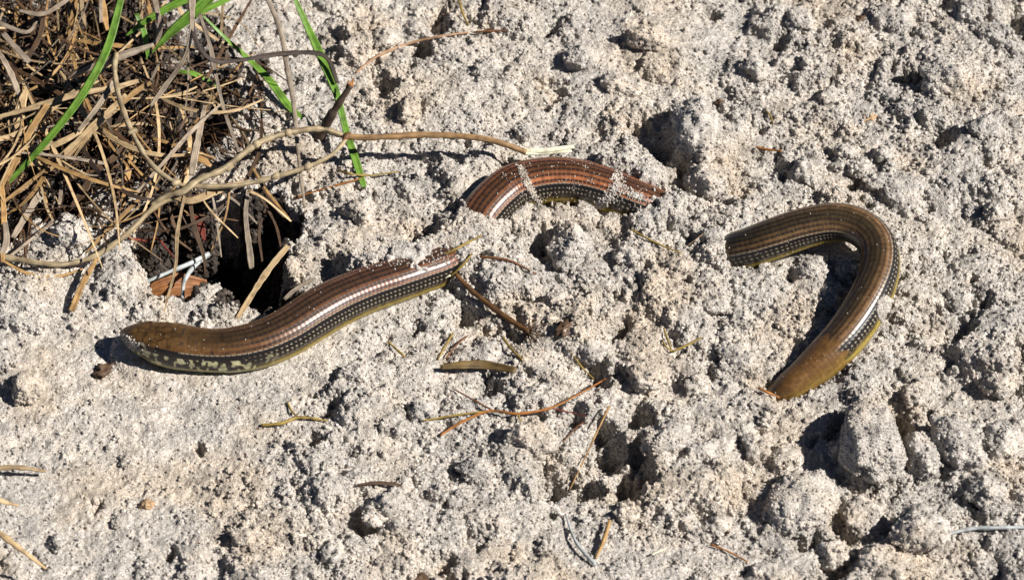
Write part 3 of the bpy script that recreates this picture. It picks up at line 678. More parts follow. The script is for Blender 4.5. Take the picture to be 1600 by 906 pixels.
for q in range(230):
    while True:
        px, py = rf.uniform(-80, 380), rf.uniform(-60, 370)
        if py < 330 - 0.16 * max(px, 0) - 120 * max(0, px - 210) / 210 and not (px > 230 and py < 90): break
    a = rf.choice([rf.gauss(2.25, 0.35), rf.gauss(1.75, 0.4), rf.gauss(0.15, 0.35), rf.gauss(0.9, 0.5)])
    ln = rf.uniform(110, 360); bend = rf.gauss(0, 0.65)
    pts = []; x, y = px - math.cos(a) * ln / 2, py - math.sin(a) * ln / 2
    z0 = rf.uniform(1, 15)
    for k in range(5):
        pts.append((x, y, z0 + 3 * math.sin(k / 4 * math.pi) - (2 if k in (0, 4) else 0)))
        aa = a + bend * (k - 2) / 2; x += math.cos(aa) * ln / 4; y += math.sin(aa) * ln / 4
    wpx = rf.choice([2, 2.5, 3, 3, 3.5, 4, 5, 6, 8])
    dead(pts, [wpx * .6, wpx, wpx, wpx * .4], rf.choice([TAN, TAN, STRAW, STRAW, STRAW, GREY, BROWN, BROWN, DARK]), twist=rf.gauss(0, 0.6))

thV, thF = [], []
def thatch_strand(pts, wd):
    Q = np.array(pts); T = np.gradient(Q, axis=0); T /= np.linalg.norm(T, axis=1)[:, None]
    N_ = np.cross(T, (0.2, -0.3, 1)); N_ /= np.linalg.norm(N_, axis=1)[:, None]; B2 = np.cross(N_, T)
    for q, n1, b1, k in zip(Q, N_, B2, range(len(Q))):
        f = wd * (0.5 if k in (0, len(Q) - 1) else 1)
        base = len(thV)
        thV.extend([q + n1 * f, q + b1 * f * .5, q - n1 * f, q - b1 * f * .5])
        if k:
            for j in range(4): thF.append((base - 4 + j, base - 4 + (j + 1) % 4, base + (j + 1) % 4, base + j))
for q in range(1100):
    while True:
        px, py = rf.uniform(-60, 420), rf.uniform(-40, 420)
        if py < 350 - 0.16 * max(px, 0) - 120 * max(0, px - 210) / 210 and not (px > 250 and py < 100): break
    a = rf.uniform(0, math.pi); ln = rf.uniform(15, 80); bd = rf.gauss(0, .6); z0 = rf.uniform(-1, 7)
    x, y = px, py; pts = []
    for k in range(4):
        p = P(x, y, 4); pts.append(P(x, y, ground_z(p[0], p[1]) + z0 + rf.uniform(-1, 1)))
        x += math.cos(a + bd * k / 2) * ln / 3; y += math.sin(a + bd * k / 2) * ln / 3
    thatch_strand(pts, rf.choice([.2, .3, .4, .6]))
th_ = mesh_obj('thatch', thV, thF, BROWN, tuft, uv=[(i * .03 % 7, (i * 37 % 11) / 11) for i in range(len(thV))])
th_.matrix_parent_inverse = tuft.matrix_world.inverted(); th_['kind'] = 'stuff'

# ---- stems
def emp(name, base, label, cat):
    e = bpy.data.objects.new(name, None); col.objects.link(e); e.location = Vector(np.asarray(base) * MM)
    bpy.context.view_layer.update()
    return tag(e, label, cat)
def part(o, root):
    o.parent = root; o.matrix_parent_inverse = root.matrix_world.inverted(); return o
fs_ = emp('forked_stem', P(300, 290, 0), 'pale forked dry stem arching over the sand to a split cream tip', 'stem')
part(sweep('stem', level([(236, 322, 12), (262, 306, 15), (286, 299, 17), (312, 280, 18), (350, 264, 19), (400, 226, 21), (450, 208, 21), (500, 202, 20), (542, 214, 19)]), [2.4, 2.6, 2.7, 2.5, 2.4], BARK, lump=0.5, n=10), fs_)
part(sweep('outer_stem', level([(538, 213, 19), (570, 215, 18.6), (600, 214, 18), (660, 211, 17), (720, 213, 16), (770, 220, 14), (822, 238, 10)]), [2.3, 2.4, 2.5, 2.5, 2.6, 2.2], make_fibre('golden_bark', srgb(128, 92, 54), srgb(196, 158, 108), jitter=0.05), lump=0.3, n=10), fs_)
part(sweep('branch', level([(182, 84, 34), (179, 108, 33), (186, 152, 30), (206, 206, 26), (236, 256, 21), (274, 285, 18), (302, 291, 17), (370, 290, 17), (430, 276, 18), (480, 261, 18.5), (518, 242, 19), (542, 216, 19)]), [2.2, 2.0, 2.0, 2.1, 2.0, 1.7], BARK, lump=0.5, n=10), fs_)
part(sweep('knot', level([(536, 222, 19), (541, 214, 19.4), (547, 208, 19)]), [1.0, 3.2, 1.0], TWIG, n=8, lump=0.3), fs_)
part(sweep('knot', level([(355, 268, 18.5), (361, 258, 19), (366, 252, 19)]), [1.0, 3.0, 1.0], BARK, n=8, lump=0.3), fs_)
part(sweep('split_tip', level([(816, 235, 10.3), (850, 235, 9.5), (897, 229, 9)]), [2.4, 2.3, 1.8], PALE, flat=0.5), fs_)
part(sweep('split_tip', level([(818, 239, 9.8), (850, 239, 8.8), (893, 236, 8.2)]), [2.0, 1.7, 1.4], PALE, flat=0.5), fs_)
for kx_, ky_, kz_ in ((206, 206, 26), (274, 286, 18), (430, 276, 18), (480, 261, 18.5), (400, 226, 21), (450, 208, 21)):
    part(sweep('knot', level([(kx_ - 6, ky_ + 3, kz_), (kx_, ky_, kz_ + .2), (kx_ + 7, ky_ - 3, kz_)]), [1.6, 3.1, 1.6], BARK, n=8, lump=0.5, step=.6), fs_)
rq = random.Random(21)
for kx_, ky_, kz_ in ((300, 292, 16), (322, 293, 16), (345, 291, 16), (410, 281, 17), (262, 280, 18), (365, 256, 19), (430, 214, 20)):
    a_ = rq.uniform(0.2, 2.8); part(sweep('rootlet', level([(kx_, ky_, kz_), (kx_ + 7 * math.cos(a_), ky_ + 8, kz_ - 1), (kx_ + 14 * math.cos(a_) + rq.uniform(-4, 4), ky_ + rq.uniform(12, 22), kz_ - 3)]), [.6, .5, .2], BROWN, n=6), fs_)
tag(sweep('dry_runner', level([(-12, 402, 5), (18, 404, 5), (60, 411, 5), (100, 413, 4.5), (140, 404, 5), (162, 392, 6), (200, 364, 9), (240, 325, 12), (276, 306, 13.5)]), [2.6, 2.4, 2.2, 2.5, 2.8, 2.6, 2.2], BARK, lump=0.35, n=10), 'curved tan runner lying along the sand lip left of the burrow', 'stem')
tag(sweep('thin_stalk', level([(414, -12, 40), (438, 48, 31), (449, 108, 24), (459, 165, 18), (466, 240, 9), (476, 325, 2)]), [2.0, 2.2, 2.0, 1.6, 1.2], GREY, flat=0.5, fold=0.2, lump=0.2), 'straight thin grey-brown stalk standing behind the forked stem', 'stalk')
tag(sweep('curled_blade', level([(304, -12, 50), (301, 40, 43), (312, 76, 38), (336, 96, 34), (372, 95, 31), (430, 86, 28), (488, 83, 26), (513, 94, 24), (527, 130, 19)]), [1.6, 2.0, 1.8, 1.7, 2.2, 2.0, 1.6], DARK, flat=0.3, fold=0.25, lump=0.25), 'dark curled dead blade arching over bare sand across two green blades', 'grass blade')
wp = emp('woody_stub', P(160, 110, 10), 'short grey splintered stalk piece lying across the long green blade', 'stalk')
part(sweep('stalk', level([(240, 70, 33), (200, 84, 33), (165, 97, 31), (130, 110, 28), (104, 122, 25)]), [1.8, 3.6, 3.4, 3.6, 2.2], GREY, flat=0.6, lump=0.35), wp)
part(sweep('splinter', level([(186, 84, 34), (150, 95, 31), (104, 120, 26)]), [1.0, 1.8, 1.0], BROWN, flat=0.5, lump=0.35), wp)
bt = emp('broken_twig', P(503, 215, 0), 'dark broken twig stub standing in the sand with an orange splintered end', 'twig')
part(sweep('stalk', level([(548, 134, 23), (528, 164, 16), (512, 190, 9), (496, 222, -1)]), [2.3, 3.0, 3.8, 4.6], DARK, lump=0.35, flat=0.8, n=10, step=0.8), bt)
for dx_, dy_ in ((0, 0), (3, -4), (-4, -2)):
    part(sweep('splinter', level([(546 + dx_, 138, 22), (549 + dx_, 128 + dy_, 24)]), [1.4, 0.5], ROOTO, flat=0.6), bt)
tw = emp('snapped_twig', P(770, 480, 0), 'straight brown twig lying on sand with a frayed dark root end', 'twig')
ptw = trace([(712, 428, 3.0), (735, 452, 2.6), (765, 477, 2.2), (800, 502, 1.8), (828, 520, 1.4)], HS)
part(sweep('stalk', ptw, [1.7, 2.2, 2.3, 2.4], TWIG, lump=0.25, n=10), tw)
rr_ = random.Random(9)
for k in range(16):
    a = rr_.uniform(-1.6, 2.6); l_ = rr_.uniform(12, 42)
    part(sweep('root_fibre', trace([(822, 517, 1.5), (826 + math.cos(a) * l_ * .5, 519 + math.sin(a) * l_ * .5 + rr_.uniform(-6, 6), rr_.uniform(0.5, 3)), (826 + math.cos(a) * l_, 520 + math.sin(a) * l_, 0.6)]), [0.6, 0.4, 0.2], BROWN, n=6), tw)
part(sweep('pale_chip', trace([(686, 437, 3), (704, 430, 3.6)]), [1.0, 2.0, 0.8], PALE, flat=0.5), tw)
tag(sweep('dry_blade_stub', trace([(688, 574, 2.5), (720, 571, 3.2), (760, 571, 3.0), (806, 579, 2.0)]), [2.0, 3.4, 3.6, 2.6], make_fibre('olive_stub', srgb(84, 66, 34), srgb(142, 116, 66), jitter=0.05), flat=0.35, fold=0.35, lump=0.25), 'flat olive-brown stub of dry blade lying over a dark gap in the sand', 'grass blade')

def root(pts, wpx, mat, label, name='root', cat='root', group=None, a=0.25, **kw):
    kw.setdefault('step', 0.9); kw.setdefault('lump', 0.35)
    return tag(sweep(name, trace([(p[0], p[1], (p[2] if len(p) > 2 else a)) for p in pts], HS), [q * PX * 1.0 for q in wpx], mat, n=kw.pop('n', 7), **kw), label, cat, group)
orr = emp('orange_root', P(765, 642, 0), 'branched bright orange root spread over the hollow in the sand', 'root')
for nm, pts, wpx, mt in [('main_root', [(688, 680, .6), (706, 668, 1), (730, 655, 1.4), (765, 642, 2), (810, 646, 2), (860, 637, 2), (905, 615, 1.8), (946, 592, 1)], [4, 5, 5, 5, 4, 3], ROOTO), ('side_root', [(768, 640, 2), (735, 622, 1.5), (706, 606, 1)], [3.5, 3, 2], ROOTB), ('side_root', [(760, 642, 2), (715, 648, 1.4), (660, 657, 1)], [3, 4, 3], ROOTY), ('side_root', [(810, 647, 2), (816, 668, 1), (821, 698, .6)], [3, 3, 2], ROOTY), ('side_root', [(860, 637, 2), (895, 645, 1.2), (915, 650, .8)], [2.5, 2, 1.5], ROOTR)]:
    part(sweep(nm, trace(pts), [q * PX * 0.85 for q in wpx], mt, n=7, lump=0.4, step=0.9), orr)
yr = emp('yellow_root', P(465, 655, 0), 'forked pale yellow root on sand below the lizard neck', 'root')
part(sweep('main_root', trace([(408, 664, .5), (440, 661, .9), (468, 652, 1), (512, 657, .6)]), [1.2, 1.3, 1.2, .7], ROOTY, n=7, lump=.4, step=.9), yr)
part(sweep('side_root', trace([(449, 628, .5), (456, 642, .8), (467, 652, 1)]), [.7, .9, 1.0], ROOTY, n=7, lump=.4, step=.9), yr)
root([(684, 562), (696, 540, .8), (708, 520)], [3, 4, 3], ROOTY, 'short yellow rootlet standing beside an orange sliver under the lizard')
root([(697, 560), (712, 540, .6), (731, 524)], [3, 3, 2], ROOTB, 'thin reddish rootlet slanting beside a yellow one')
root([(786, 528, 1), (800, 546, 1.2), (817, 563, .5)], [4, 4, 3], ROOTY, 'stubby yellow rootlet above the flat olive stub')
root([(890, 546), (908, 572, .7), (928, 592)], [3, 3, 2], ROOTY, 'fine yellow rootlet hanging above the end of the orange root')
root([(606, 533), (620, 546, .6), (632, 557)], [3, 4, 3], ROOTY, 'tiny yellow root scrap on smooth sand below the lizard belly')
yr2 = emp('rootlet_fork', P(1048, 548, 0), 'little V of yellow rootlets beside a dark gap left of the tail loop', 'root')
for pts in ([(1037, 512, .5), (1043, 530, 1), (1050, 549, .5)], [(1034, 531, .5), (1042, 543, .8), (1050, 549, .5)], [(1050, 549, .5), (1072, 540, .8), (1096, 527, .4)]):
    part(sweep('side_root', trace(pts), [.7, .9, .6], ROOTY, n=7, lump=.3, step=.9), yr2)
root([(985, 358), (1020, 377, .6), (1066, 397)], [3, 3, 2], ROOTY, 'long hair-thin yellow root on lumpy sand between the buried body and tail')
root([(750, 401, .8), (795, 407, .8), (838, 428, .6)], [4, 4, 3], ROOTB, 'thin brown root running from the buried body to a dark gap')
root([(694, 398, 2.5), (718, 386, 2.5), (752, 368, 1.5)], [4, 4, 3], ROOTY, 'yellow rootlet draped on sand where the body dips under')
root([(704, 432, 3), (722, 415, 3), (738, 396, 1.5)], [3, 4, 3], ROOTY, 'pale yellow rootlet crossing the upper end of the snapped twig')
root([(458, 310), (500, 297, .8), (546, 284, 1), (578, 275)], [3, 3, 3, 2], ROOTO, 'thin orange root under the tip of the upright green blade')
root([(528, 266, 1), (548, 272, 3), (580, 274, 1), (624, 268)], [3, 4, 3, 2], ROOTY, 'wavy yellow root crossing in front of the upright green blade')
root([(556, 114), (590, 88, 1.2), (640, 68, 1.5), (690, 57, 1), (732, 51)], [4, 5, 5, 4, 3], make_fibre('tan_root', srgb(160, 120, 84), srgb(210, 172, 134), jitter=.05), 'tan dry root strand curving over bumpy sand behind the forked stem')
root([(716, -8, 4), (722, 18, 2.5), (732, 40, .5)], [4, 4, 3], ROOTY, 'bright yellow stalk poking up from the sand above the tan root')
root([(740, 51), (765, 49, .6), (792, 48)], [4, 5, 2], ROOTB, 'faint brown rootlet lying in line with the tan root')
root([(884, 803, 1), (900, 846, 2), (930, 882, 1)], [3, 5, 6], ROOTW, 'curved white sliver of dry grass lying on sand', 'grass_sliver', 'grass blade')
root([(953, 812, 3), (944, 842, 2), (931, 872, .6)], [5, 7, 3], TAN, 'short olive stalk leaning against the white sliver', 'grass_sliver', 'grass blade')
root([(1018, 866, .8), (1040, 856, 1)], [3, 7, 3], PALE, 'small cream chip of straw on the crumbs', 'straw_chip', 'chip', flat=.5)
root([(1110, 850), (1140, 862, .6), (1168, 877, .5)], [3, 3, 2], ROOTO, 'thin orange root hair near the sand crumbs below the tail tip')
root([(1475, 836, .6), (1515, 826, 1.2), (1560, 824, 1.6), (1612, 823, 1.5)], [4, 6, 6, 6], ROOTW, 'smooth white root reaching over the big sand lumps')
root([(1185, 606, 1.2), (1200, 613, 1.2), (1218, 621, 1)], [4, 4, 3], ROOTO, 'small orange splinter touching the buried tail end', 'splinter', 'chip')
root([(558, 757, .8), (590, 754, 1.6), (628, 758, .8)], [3, 6, 5], BROWN, 'curled brown leaf sliver on top of a round crumbly lump', 'leaf_sliver', 'chip', flat=.3)
root([(862, 785, 1), (890, 765, 2), (952, 634, 3)][1:], [2, 6, 4], TAN, 'olive dry stalk leaning out of the dark hollow', 'grass_sliver', 'grass blade')
root([(1182, 230, .8), (1200, 234, 1), (1222, 236, .6)], [3, 4, 3], ROOTO, 'tiny orange splinter on rough sand above the tail loop', 'splinter', 'chip')
root([(1196, 170), (1204, 182, .8), (1208, 192)], [3, 3, 2], ROOTY, 'tiny straw-yellow fibre beside a dark pit behind the tail')
root([(1070, 387), (1098, 366, 1), (1120, 350)], [1.2, 1.6, 1.2], STRAW, 'hair-thin straw fibre at the spot where the tail comes out', 'straw_fibre', 'fibre')
root([(912, 660, 1.5), (900, 668, 1.5), (880, 690, 1)], [2, 2, 2], ROOTB, 'fine brown rootlet hanging into the dark hollow')
root([(-15, 731, 5), (30, 730, 5.5), (72, 736, 3)], [8, 9, 4], STRAW, 'straight straw-coloured blade tip lying over smooth sand', 'dead_grass_blade', 'grass blade', flat=.3)
root([(-20, 818, 16), (20, 848, 15), (72, 888, 10)], [8, 10, 4], STRAW, 'soft pale blade slanting down over smooth sand, tip close above the ground', 'dead_grass_blade', 'grass blade', flat=.3)
root([(-20, 772, 14), (2, 782, 13), (30, 790, 9)], [6, 8, 3], STRAW, 'short pale blade tip poking in over the smooth sand', 'dead_grass_blade', 'grass blade', flat=.3)

# burrow: leaf, white and red roots
lf = P(272, 446, -9)
def leaf():
    n1, n2 = 26, 14; V = []; uv = []
    for i in range(n1):
        t = i / (n1 - 1)
        for j in range(n2):
            s = j / (n2 - 1) * 2 - 1
            wd = 7.5 * math.sin(math.pi * (0.12 + 0.8 * t)) ** 0.6
            x = (t - 0.45) * 24; y = s * wd
            z = 1.6 * math.cos(s * 9.4) * 0.7 - 2.0 * s * s + 1.5 * math.sin(t * 5) + 0.4 * mnoise.noise(Vector((t * 6, s * 3, 2)))
            V.append((lf[0] + x * .96 - y * .1, lf[1] + y * 0.85 + x * .25, -12.0 + z + y * 0.7)); uv.append((t * 2.4, s))
    F = [(i * n2 + j, (i + 1) * n2 + j, (i + 1) * n2 + j + 1, i * n2 + j + 1) for i in range(n1 - 1) for j in range(n2 - 1)]
    k = len(V); V2 = [(a, b, c - 0.35) for a, b, c in V]
    F2 = [(q + k for q in reversed(f)) for f in F]
    rim = [i for i in range(n2)] + [i * n2 + n2 - 1 for i in range(1, n1)] + [(n1 - 1) * n2 + j for j in range(n2 - 2, -1, -1)] + [i * n2 for i in range(n1 - 2, 0, -1)]
    F3 = [(rim[i], rim[(i + 1) % len(rim)], rim[(i + 1) % len(rim)] + k, rim[i] + k) for i in range(len(rim))]
    return mesh_obj('dead_leaf', V + V2, F + [tuple(f) for f in F2] + F3, LEAFB, uv=uv + uv)
tag(leaf(), 'ribbed orange-brown dead leaf lying inside the dark burrow mouth', 'leaf')
tag(sweep('white_root', level([(222, 443, -3), (262, 426, -2), (298, 411, -2), (326, 397, -4)]), [1.3, 1.6, 1.9, 2.2], ROOTW, n=8, lump=.3), 'longer white root slanting across the burrow mouth', 'root')
tag(sweep('white_root', level([(285, 468, -5), (288, 440, -4), (302, 418, -4), (326, 398, -5)]), [1.4, 1.7, 1.8, 1.8], ROOTW, n=8, lump=.3), 'bent white root dropping in front of the dead leaf in the burrow', 'root')
tag(sweep('red_root', level([(200, 372, 4), (226, 376, 1), (246, 373, 0), (258, 386, -2), (272, 402, -4)]), [1.0, 1.0, .9, .8], ROOTR, n=7, lump=.3), 'thin kinked red root at the left rim of the burrow', 'root')
tag(sweep('red_leaf_scrap', level([(304, 336, 2), (313, 352, 0), (320, 376, -3)]), [1.2, 3.4, 1.0], ROOTR, flat=.15, fold=.3), 'rust-red leaf scrap hanging in the dark burrow', 'leaf')

# ------------------------------------------------------------------ clods
import bmesh
CLP = []
def clod(px, py, rx, ry, rz, label, ang=0, seed=0, name='sand_clod', sub=5, mat=None, up=0.35, group=None, cat='clod', rough=1.0):
    bm = bmesh.new(); bmesh.ops.create_icosphere(bm, subdivisions=sub, radius=1.0)
    V = np.array([v.co[:] for v in bm.verts]); F = np.array([[v.index for v in f.verts] for f in bm.faces]); bm.free()
    o3 = Vector((seed * 3.7, seed * 1.3, 0)); R0 = max(rx, ry)
    rk_ = random.Random(seed)
    for _ in range(7):
        nn = np.array([rk_.gauss(0, 1), rk_.gauss(0, 1), rk_.gauss(0, 1)]); nn /= np.linalg.norm(nn); dd_ = rk_.uniform(0.66, 0.9)
        ex_ = np.clip(V @ nn - dd_, 0, None); V = V - ex_[:, None] * nn * 0.85
    V0 = V / np.linalg.norm(V, axis=1)[:, None]
    d = np.empty(len(V))
    for i, v in enumerate(V0):
        q = Vector(v)
        e = mnoise.noise(q * 1.3 + o3) * 0.20 + mnoise.noise(q * 2.9 + o3) * 0.12
        e += (2.3 / max(R0, 3)) * rough * (0.5 - mnoise.voronoi(q * max(R0 * 0.30, 1.6) + o3)[0][0])
        e += (1.1 / max(R0, 3)) * rough * (0.5 - mnoise.voronoi(q * max(R0 * 0.8, 3) + o3)[0][0]) + (0.16 / R0) * rk_.gauss(0, 1)
        d[i] = 1 + e
    V = V * d[:, None] * np.array([rx, ry, rz])
    c, s = math.cos(math.radians(ang)), math.sin(math.radians(ang))
    V = np.stack([V[:, 0] * c - V[:, 1] * s, V[:, 0] * s + V[:, 1] * c, V[:, 2]], 1)
    g = on_ground(px, py, rz * up, HS)
    o = mesh_obj(name, V, F, mat or SAND)
    o.location = Vector(g * MM)
    if mat is None:
        for v in V[V[:, 2] > -0.2 * rz]:
            if rk_.random() < 0.5 * (R0 / 9) ** 2 * 10000 / len(F) * .22: CLP.append(v + g)
    return tag(o, label, cat, group)
CL = [(1440, 712, 7.0, 13.0, 8.0, 'smooth tan oblong clod sitting in a dark cleft of the sand', 12), (1494, 695, 9.0, 14.5, 9.0, 'greyish oblong clod leaning beside the smooth tan clod', 25), (1362, 690, 12, 22, 11, 'tall pale clod with a rounded right side next to a dark cleft', 4),
      (1250, 790, 15, 19, 10, 'broad tan clod with a bulging right side above a dark crack', -20), (1350, 810, 11, 10, 8, 'rounded grey clod wedged between two dark cracks', 20), (1440, 830, 12, 11, 9, 'bright white-topped clod just left of the smooth white root', 10), (1300, 868, 8, 7, 7, 'small knobbly clod under the broad tan clod', 0),
      (1385, 880, 13, 10, 9, 'wide pale clod with a bright fresh face', 0), (890, 388, 10, 13, 9, 'warm tan block-shaped clod with a deep slot on its shaded side', 8), (1092, 205, 13, 19, 13, 'tall upright sand block casting a long dark shadow toward the buried body', -6),
      (1105, 285, 11, 10, 9, 'rounded sand knob at the foot of the tall upright block', 0), (588, 805, 7, 6, 6, 'round pale clod ringed by a dark crescent gap', 15), (42, 608, 8, 8.5, 7, 'single grey clod on smooth sand with a dark shadow beside it', 20), (605, 785, 6, 5, 5, 'small clod beneath the curled brown leaf sliver', 0),
      (910, 95, 9, 7, 7, 'dark tan rounded lump on the bumpy sand far behind', 10), (970, 140, 12, 9, 9, 'whitish craggy lump behind the arch of the body', 0), (1262, 272, 9, 8, 7, 'grey rounded clod just behind the top of the tail loop', 0), (1322, 240, 5.5, 5, 5, 'small round pebble-like clod, uppermost of a little heap', 0), (1345, 268, 6.5, 5, 5, 'oval pale clod inside a little heap behind the tail loop', 0), (1382, 243, 5, 5, 4.5, 'small tan nugget at the edge of a little heap', 0),
      (1370, 285, 6, 5, 5, 'pale nugget right behind the bend of the tail', 0), (1275, 425, 10, 11, 8, 'grey clod sheltered inside the tail loop', 30), (1480, 120, 13, 10, 9, 'large pale lump beside a dark pit far behind the tail', 0), (1150, 560, 10, 9, 7, 'rough grey-white lump left of the buried tail end', 0), (745, 735, 9, 6, 5, 'low grey lump near the wavy dark gap', 0),
      (1045, 690, 12, 10, 9, 'craggy white lump overhanging the big dark hollow', 10), (830, 690, 11, 9, 8, 'lumpy white clod at the left rim of the big dark hollow', 0), (560, 585, 10, 8, 6, 'soft pale lump on the trampled sand below the belly', 0), (110, 372, 11, 8, 8, 'grey lump of sand stuck under the dead grass blades', 10), (1125, 162, 2.6, 2.4, 2.2, 'small dark brown nugget resting on the tall sand block', 0),
      (230, 788, 3.2, 2.6, 2.6, 'small yellowish grain lump on smooth lower sand', 0), (1470, 655, 6, 5, 5, 'little clod above the two oblong clods', 0), (1565, 700, 10, 12, 8, 'big rounded clod at the edge of the lumpy slope', 0), (1540, 770, 9, 8, 7, 'crumbly clod uphill of the smooth white root', 0), (1010, 590, 9, 8, 7, 'sparkling white lump to the right of a long dark gully', 0), (920, 545, 8, 9, 6, 'pale lump to the left of a long dark gully', 0)]
SMC = [(1250, 30, 6), (1180, 110, 6), (1300, 150, 5), (1540, 200, 7), (1560, 330, 7), (1500, 470, 6), (1090, 600, 5), (660, 640, 6), (720, 780, 5), (450, 770, 4), (380, 840, 5), (980, 800, 5), (1120, 820, 6), (1180, 700, 6), (640, 170, 6), (760, 110, 6), (820, 210, 5), (560, 330, 6), (470, 200, 5), (600, 60, 6), (1010, 60, 7), (1060, 420, 6), (1120, 480, 5), (870, 470, 5), (1430, 620, 5), (1560, 600, 6), (640, 300, 5), (980, 400, 5), (1200, 660, 5), (520, 860, 5), (200, 720, 3.5), (90, 850, 4)]
BROWNCL = make_fibre('brown_nugget', srgb(92, 68, 48), srgb(132, 104, 80), jitter=0.1)
YELCL = make_fibre('yellow_nugget', srgb(196, 160, 116), srgb(220, 188, 150), jitter=0.1)
for k, c_ in enumerate(CL):
    clod(c_[0], c_[1], *(c_[q] * (0.95 if c_[0] in (1440, 1494, 1362) else 0.84) for q in (2, 3, 4)), c_[5], c_[6], seed=k + 1, sub=5 if c_[2] > 6 else 4, mat=BROWNCL if c_[0] == 1125 else YELCL if c_[0] == 230 else None, up=0.5 if c_[0] in (1440, 1494) else 0.3 if c_[0] in (1362, 890, 1440, 588, 42) else -0.1 if c_[2] > 9 else 0.15)
for k, (a, b_, r) in enumerate(SMC):
    rk = random.Random(k)
    clod(a, b_, r * rk.uniform(.8, 1.15), r * rk.uniform(.75, 1.1), r * rk.uniform(.6, .85), 'small crumbly sand clod lying loose among finer crumbs', rk.uniform(0, 180), seed=60 + k, sub=4, up=0.25, group='small loose sand clods', rough=1.3)
for a, b_, r, lb in [(882, 513, 4.0, 'dark brown scrap of rotten bark on the sand below the buried body'), (160, 580, 4.2, 'brown crumbly bark scrap beside the lizard chin'), (655, 905, 3.5, 'small smooth brown chip half sunk in the smooth sand'), (1360, 185, 2.6, 'tan stone chip beside a dark spot behind the tail'), (1345, 30, 2, 'tiny dark red bark chip far behind the tail')]:
    clod(a, b_, r, r * .8, r * .45, lb, 30, seed=int(a), name='bark_scrap', sub=3, mat=BROWNCL if a != 1360 else YELCL, cat='chip', up=.5, rough=2.5)

# ------------------------------------------------------------------ loose crumbs (uncountable): instanced on scattered points
def crumbs(name, pts, sc, label, mat=SAND):
    me = bpy.data.meshes.new(name); n = len(pts)
    me.vertices.add(n); me.vertices.foreach_set('co', (np.asarray(pts, dtype=np.float32) * MM).ravel())
    o = bpy.data.objects.new(name, me); col.objects.link(o)
    me.materials.append(mat)
    add_attr(o, 'sc', np.asarray(sc) * MM)
    add_attr(o, 'rot', rng.uniform(0, 6.28, (n, 3)), 'FLOAT_VECTOR')
    g = bpy.data.node_groups.new(name, 'GeometryNodeTree')
    g.interface.new_socket('Geometry', in_out='INPUT', socket_type='NodeSocketGeometry'); g.interface.new_socket('Geometry', in_out='OUTPUT', socket_type='NodeSocketGeometry')
    gi = g.nodes.new('NodeGroupInput'); go = g.nodes.new('NodeGroupOutput'); ln = g.links.new
    gti = g.nodes.new('GeometryNodeGeometryToInstance')
    for k in range(4):
        ico = g.nodes.new('GeometryNodeMeshIcoSphere'); ico.inputs['Subdivisions'].default_value = 2; ico.inputs['Radius'].default_value = 1
        sp = g.nodes.new('GeometryNodeSetPosition'); ps = g.nodes.new('GeometryNodeInputPosition')
        nz = g.nodes.new('ShaderNodeTexNoise'); nz.noise_dimensions = '4D'; nz.inputs['W'].default_value = 3.1 * k; nz.inputs['Scale'].default_value = 1.15; nz.inputs['Detail'].default_value = 2
        ln(ps.outputs[0], nz.inputs['Vector'])
        sb = g.nodes.new('ShaderNodeVectorMath'); sb.operation = 'SUBTRACT'; ln(nz.outputs['Color'], sb.inputs[0]); sb.inputs[1].default_value = (0.5, 0.5, 0.5)
        sm = g.nodes.new('ShaderNodeVectorMath'); sm.operation = 'SCALE'; ln(sb.outputs[0], sm.inputs[0]); sm.inputs['Scale'].default_value = 1.7
        ln(ico.outputs['Mesh'], sp.inputs['Geometry']); ln(sm.outputs[0], sp.inputs['Offset']); ln(sp.outputs[0], gti.inputs[0])
    iop = g.nodes.new('GeometryNodeInstanceOnPoints')
    iop.inputs['Pick Instance'].default_value = True
    a1 = g.nodes.new('GeometryNodeInputNamedAttribute'); a1.data_type = 'FLOAT'; a1.inputs['Name'].default_value = 'sc'
    a2 = g.nodes.new('GeometryNodeInputNamedAttribute'); a2.data_type = 'FLOAT_VECTOR'; a2.inputs['Name'].default_value = 'rot'
    rv = g.nodes.new('FunctionNodeRandomValue'); rv.data_type = 'INT'
    rv.inputs[4].default_value = 0; rv.inputs[5].default_value = 3
    sh = g.nodes.new('GeometryNodeSetMaterial'); sh.inputs['Material'].default_value = mat
    ln(gi.outputs[0], iop.inputs['Points']); ln(gti.outputs[0], iop.inputs['Instance']); ln(rv.outputs[2], iop.inputs['Instance Index'])
    ln(a2.outputs[0], iop.inputs['Rotation']); ln(a1.outputs[0], iop.inputs['Scale'])
    ln(iop.outputs[0], sh.inputs[0]); ln(sh.outputs[0], go.inputs[0])
    md = o.modifiers.new('crumbs', 'NODES'); md.node_group = g
    return tag(o, label, 'sand', kind='stuff')

n = 300000
cx = rng.uniform(X0 + 2, X1 - 2, n); cy = rng.uniform(Y0 + 2, Y1 - 2, n)
ii = ((cx - X0) / STEP).astype(int); jj = ((cy - Y0) / STEP).astype(int)
cs = 0.14 * (0.95 / 0.14) ** (rng.random(n) ** 4.5)
cs *= np.clip(0.85 + 0.5 * PATCH[jj, ii], 0.6, 1.2)
ok = (FOOT0[jj, ii] > 1.06) & (rng.random(n) < 0.35 + 0.65 * ROUGH[jj, ii]) & (rng.random(n) > HUM_SHADE[jj, ii] * 0.85)
pts = np.stack([cx, cy, H[jj, ii] + cs * 0.1], 1)[ok]
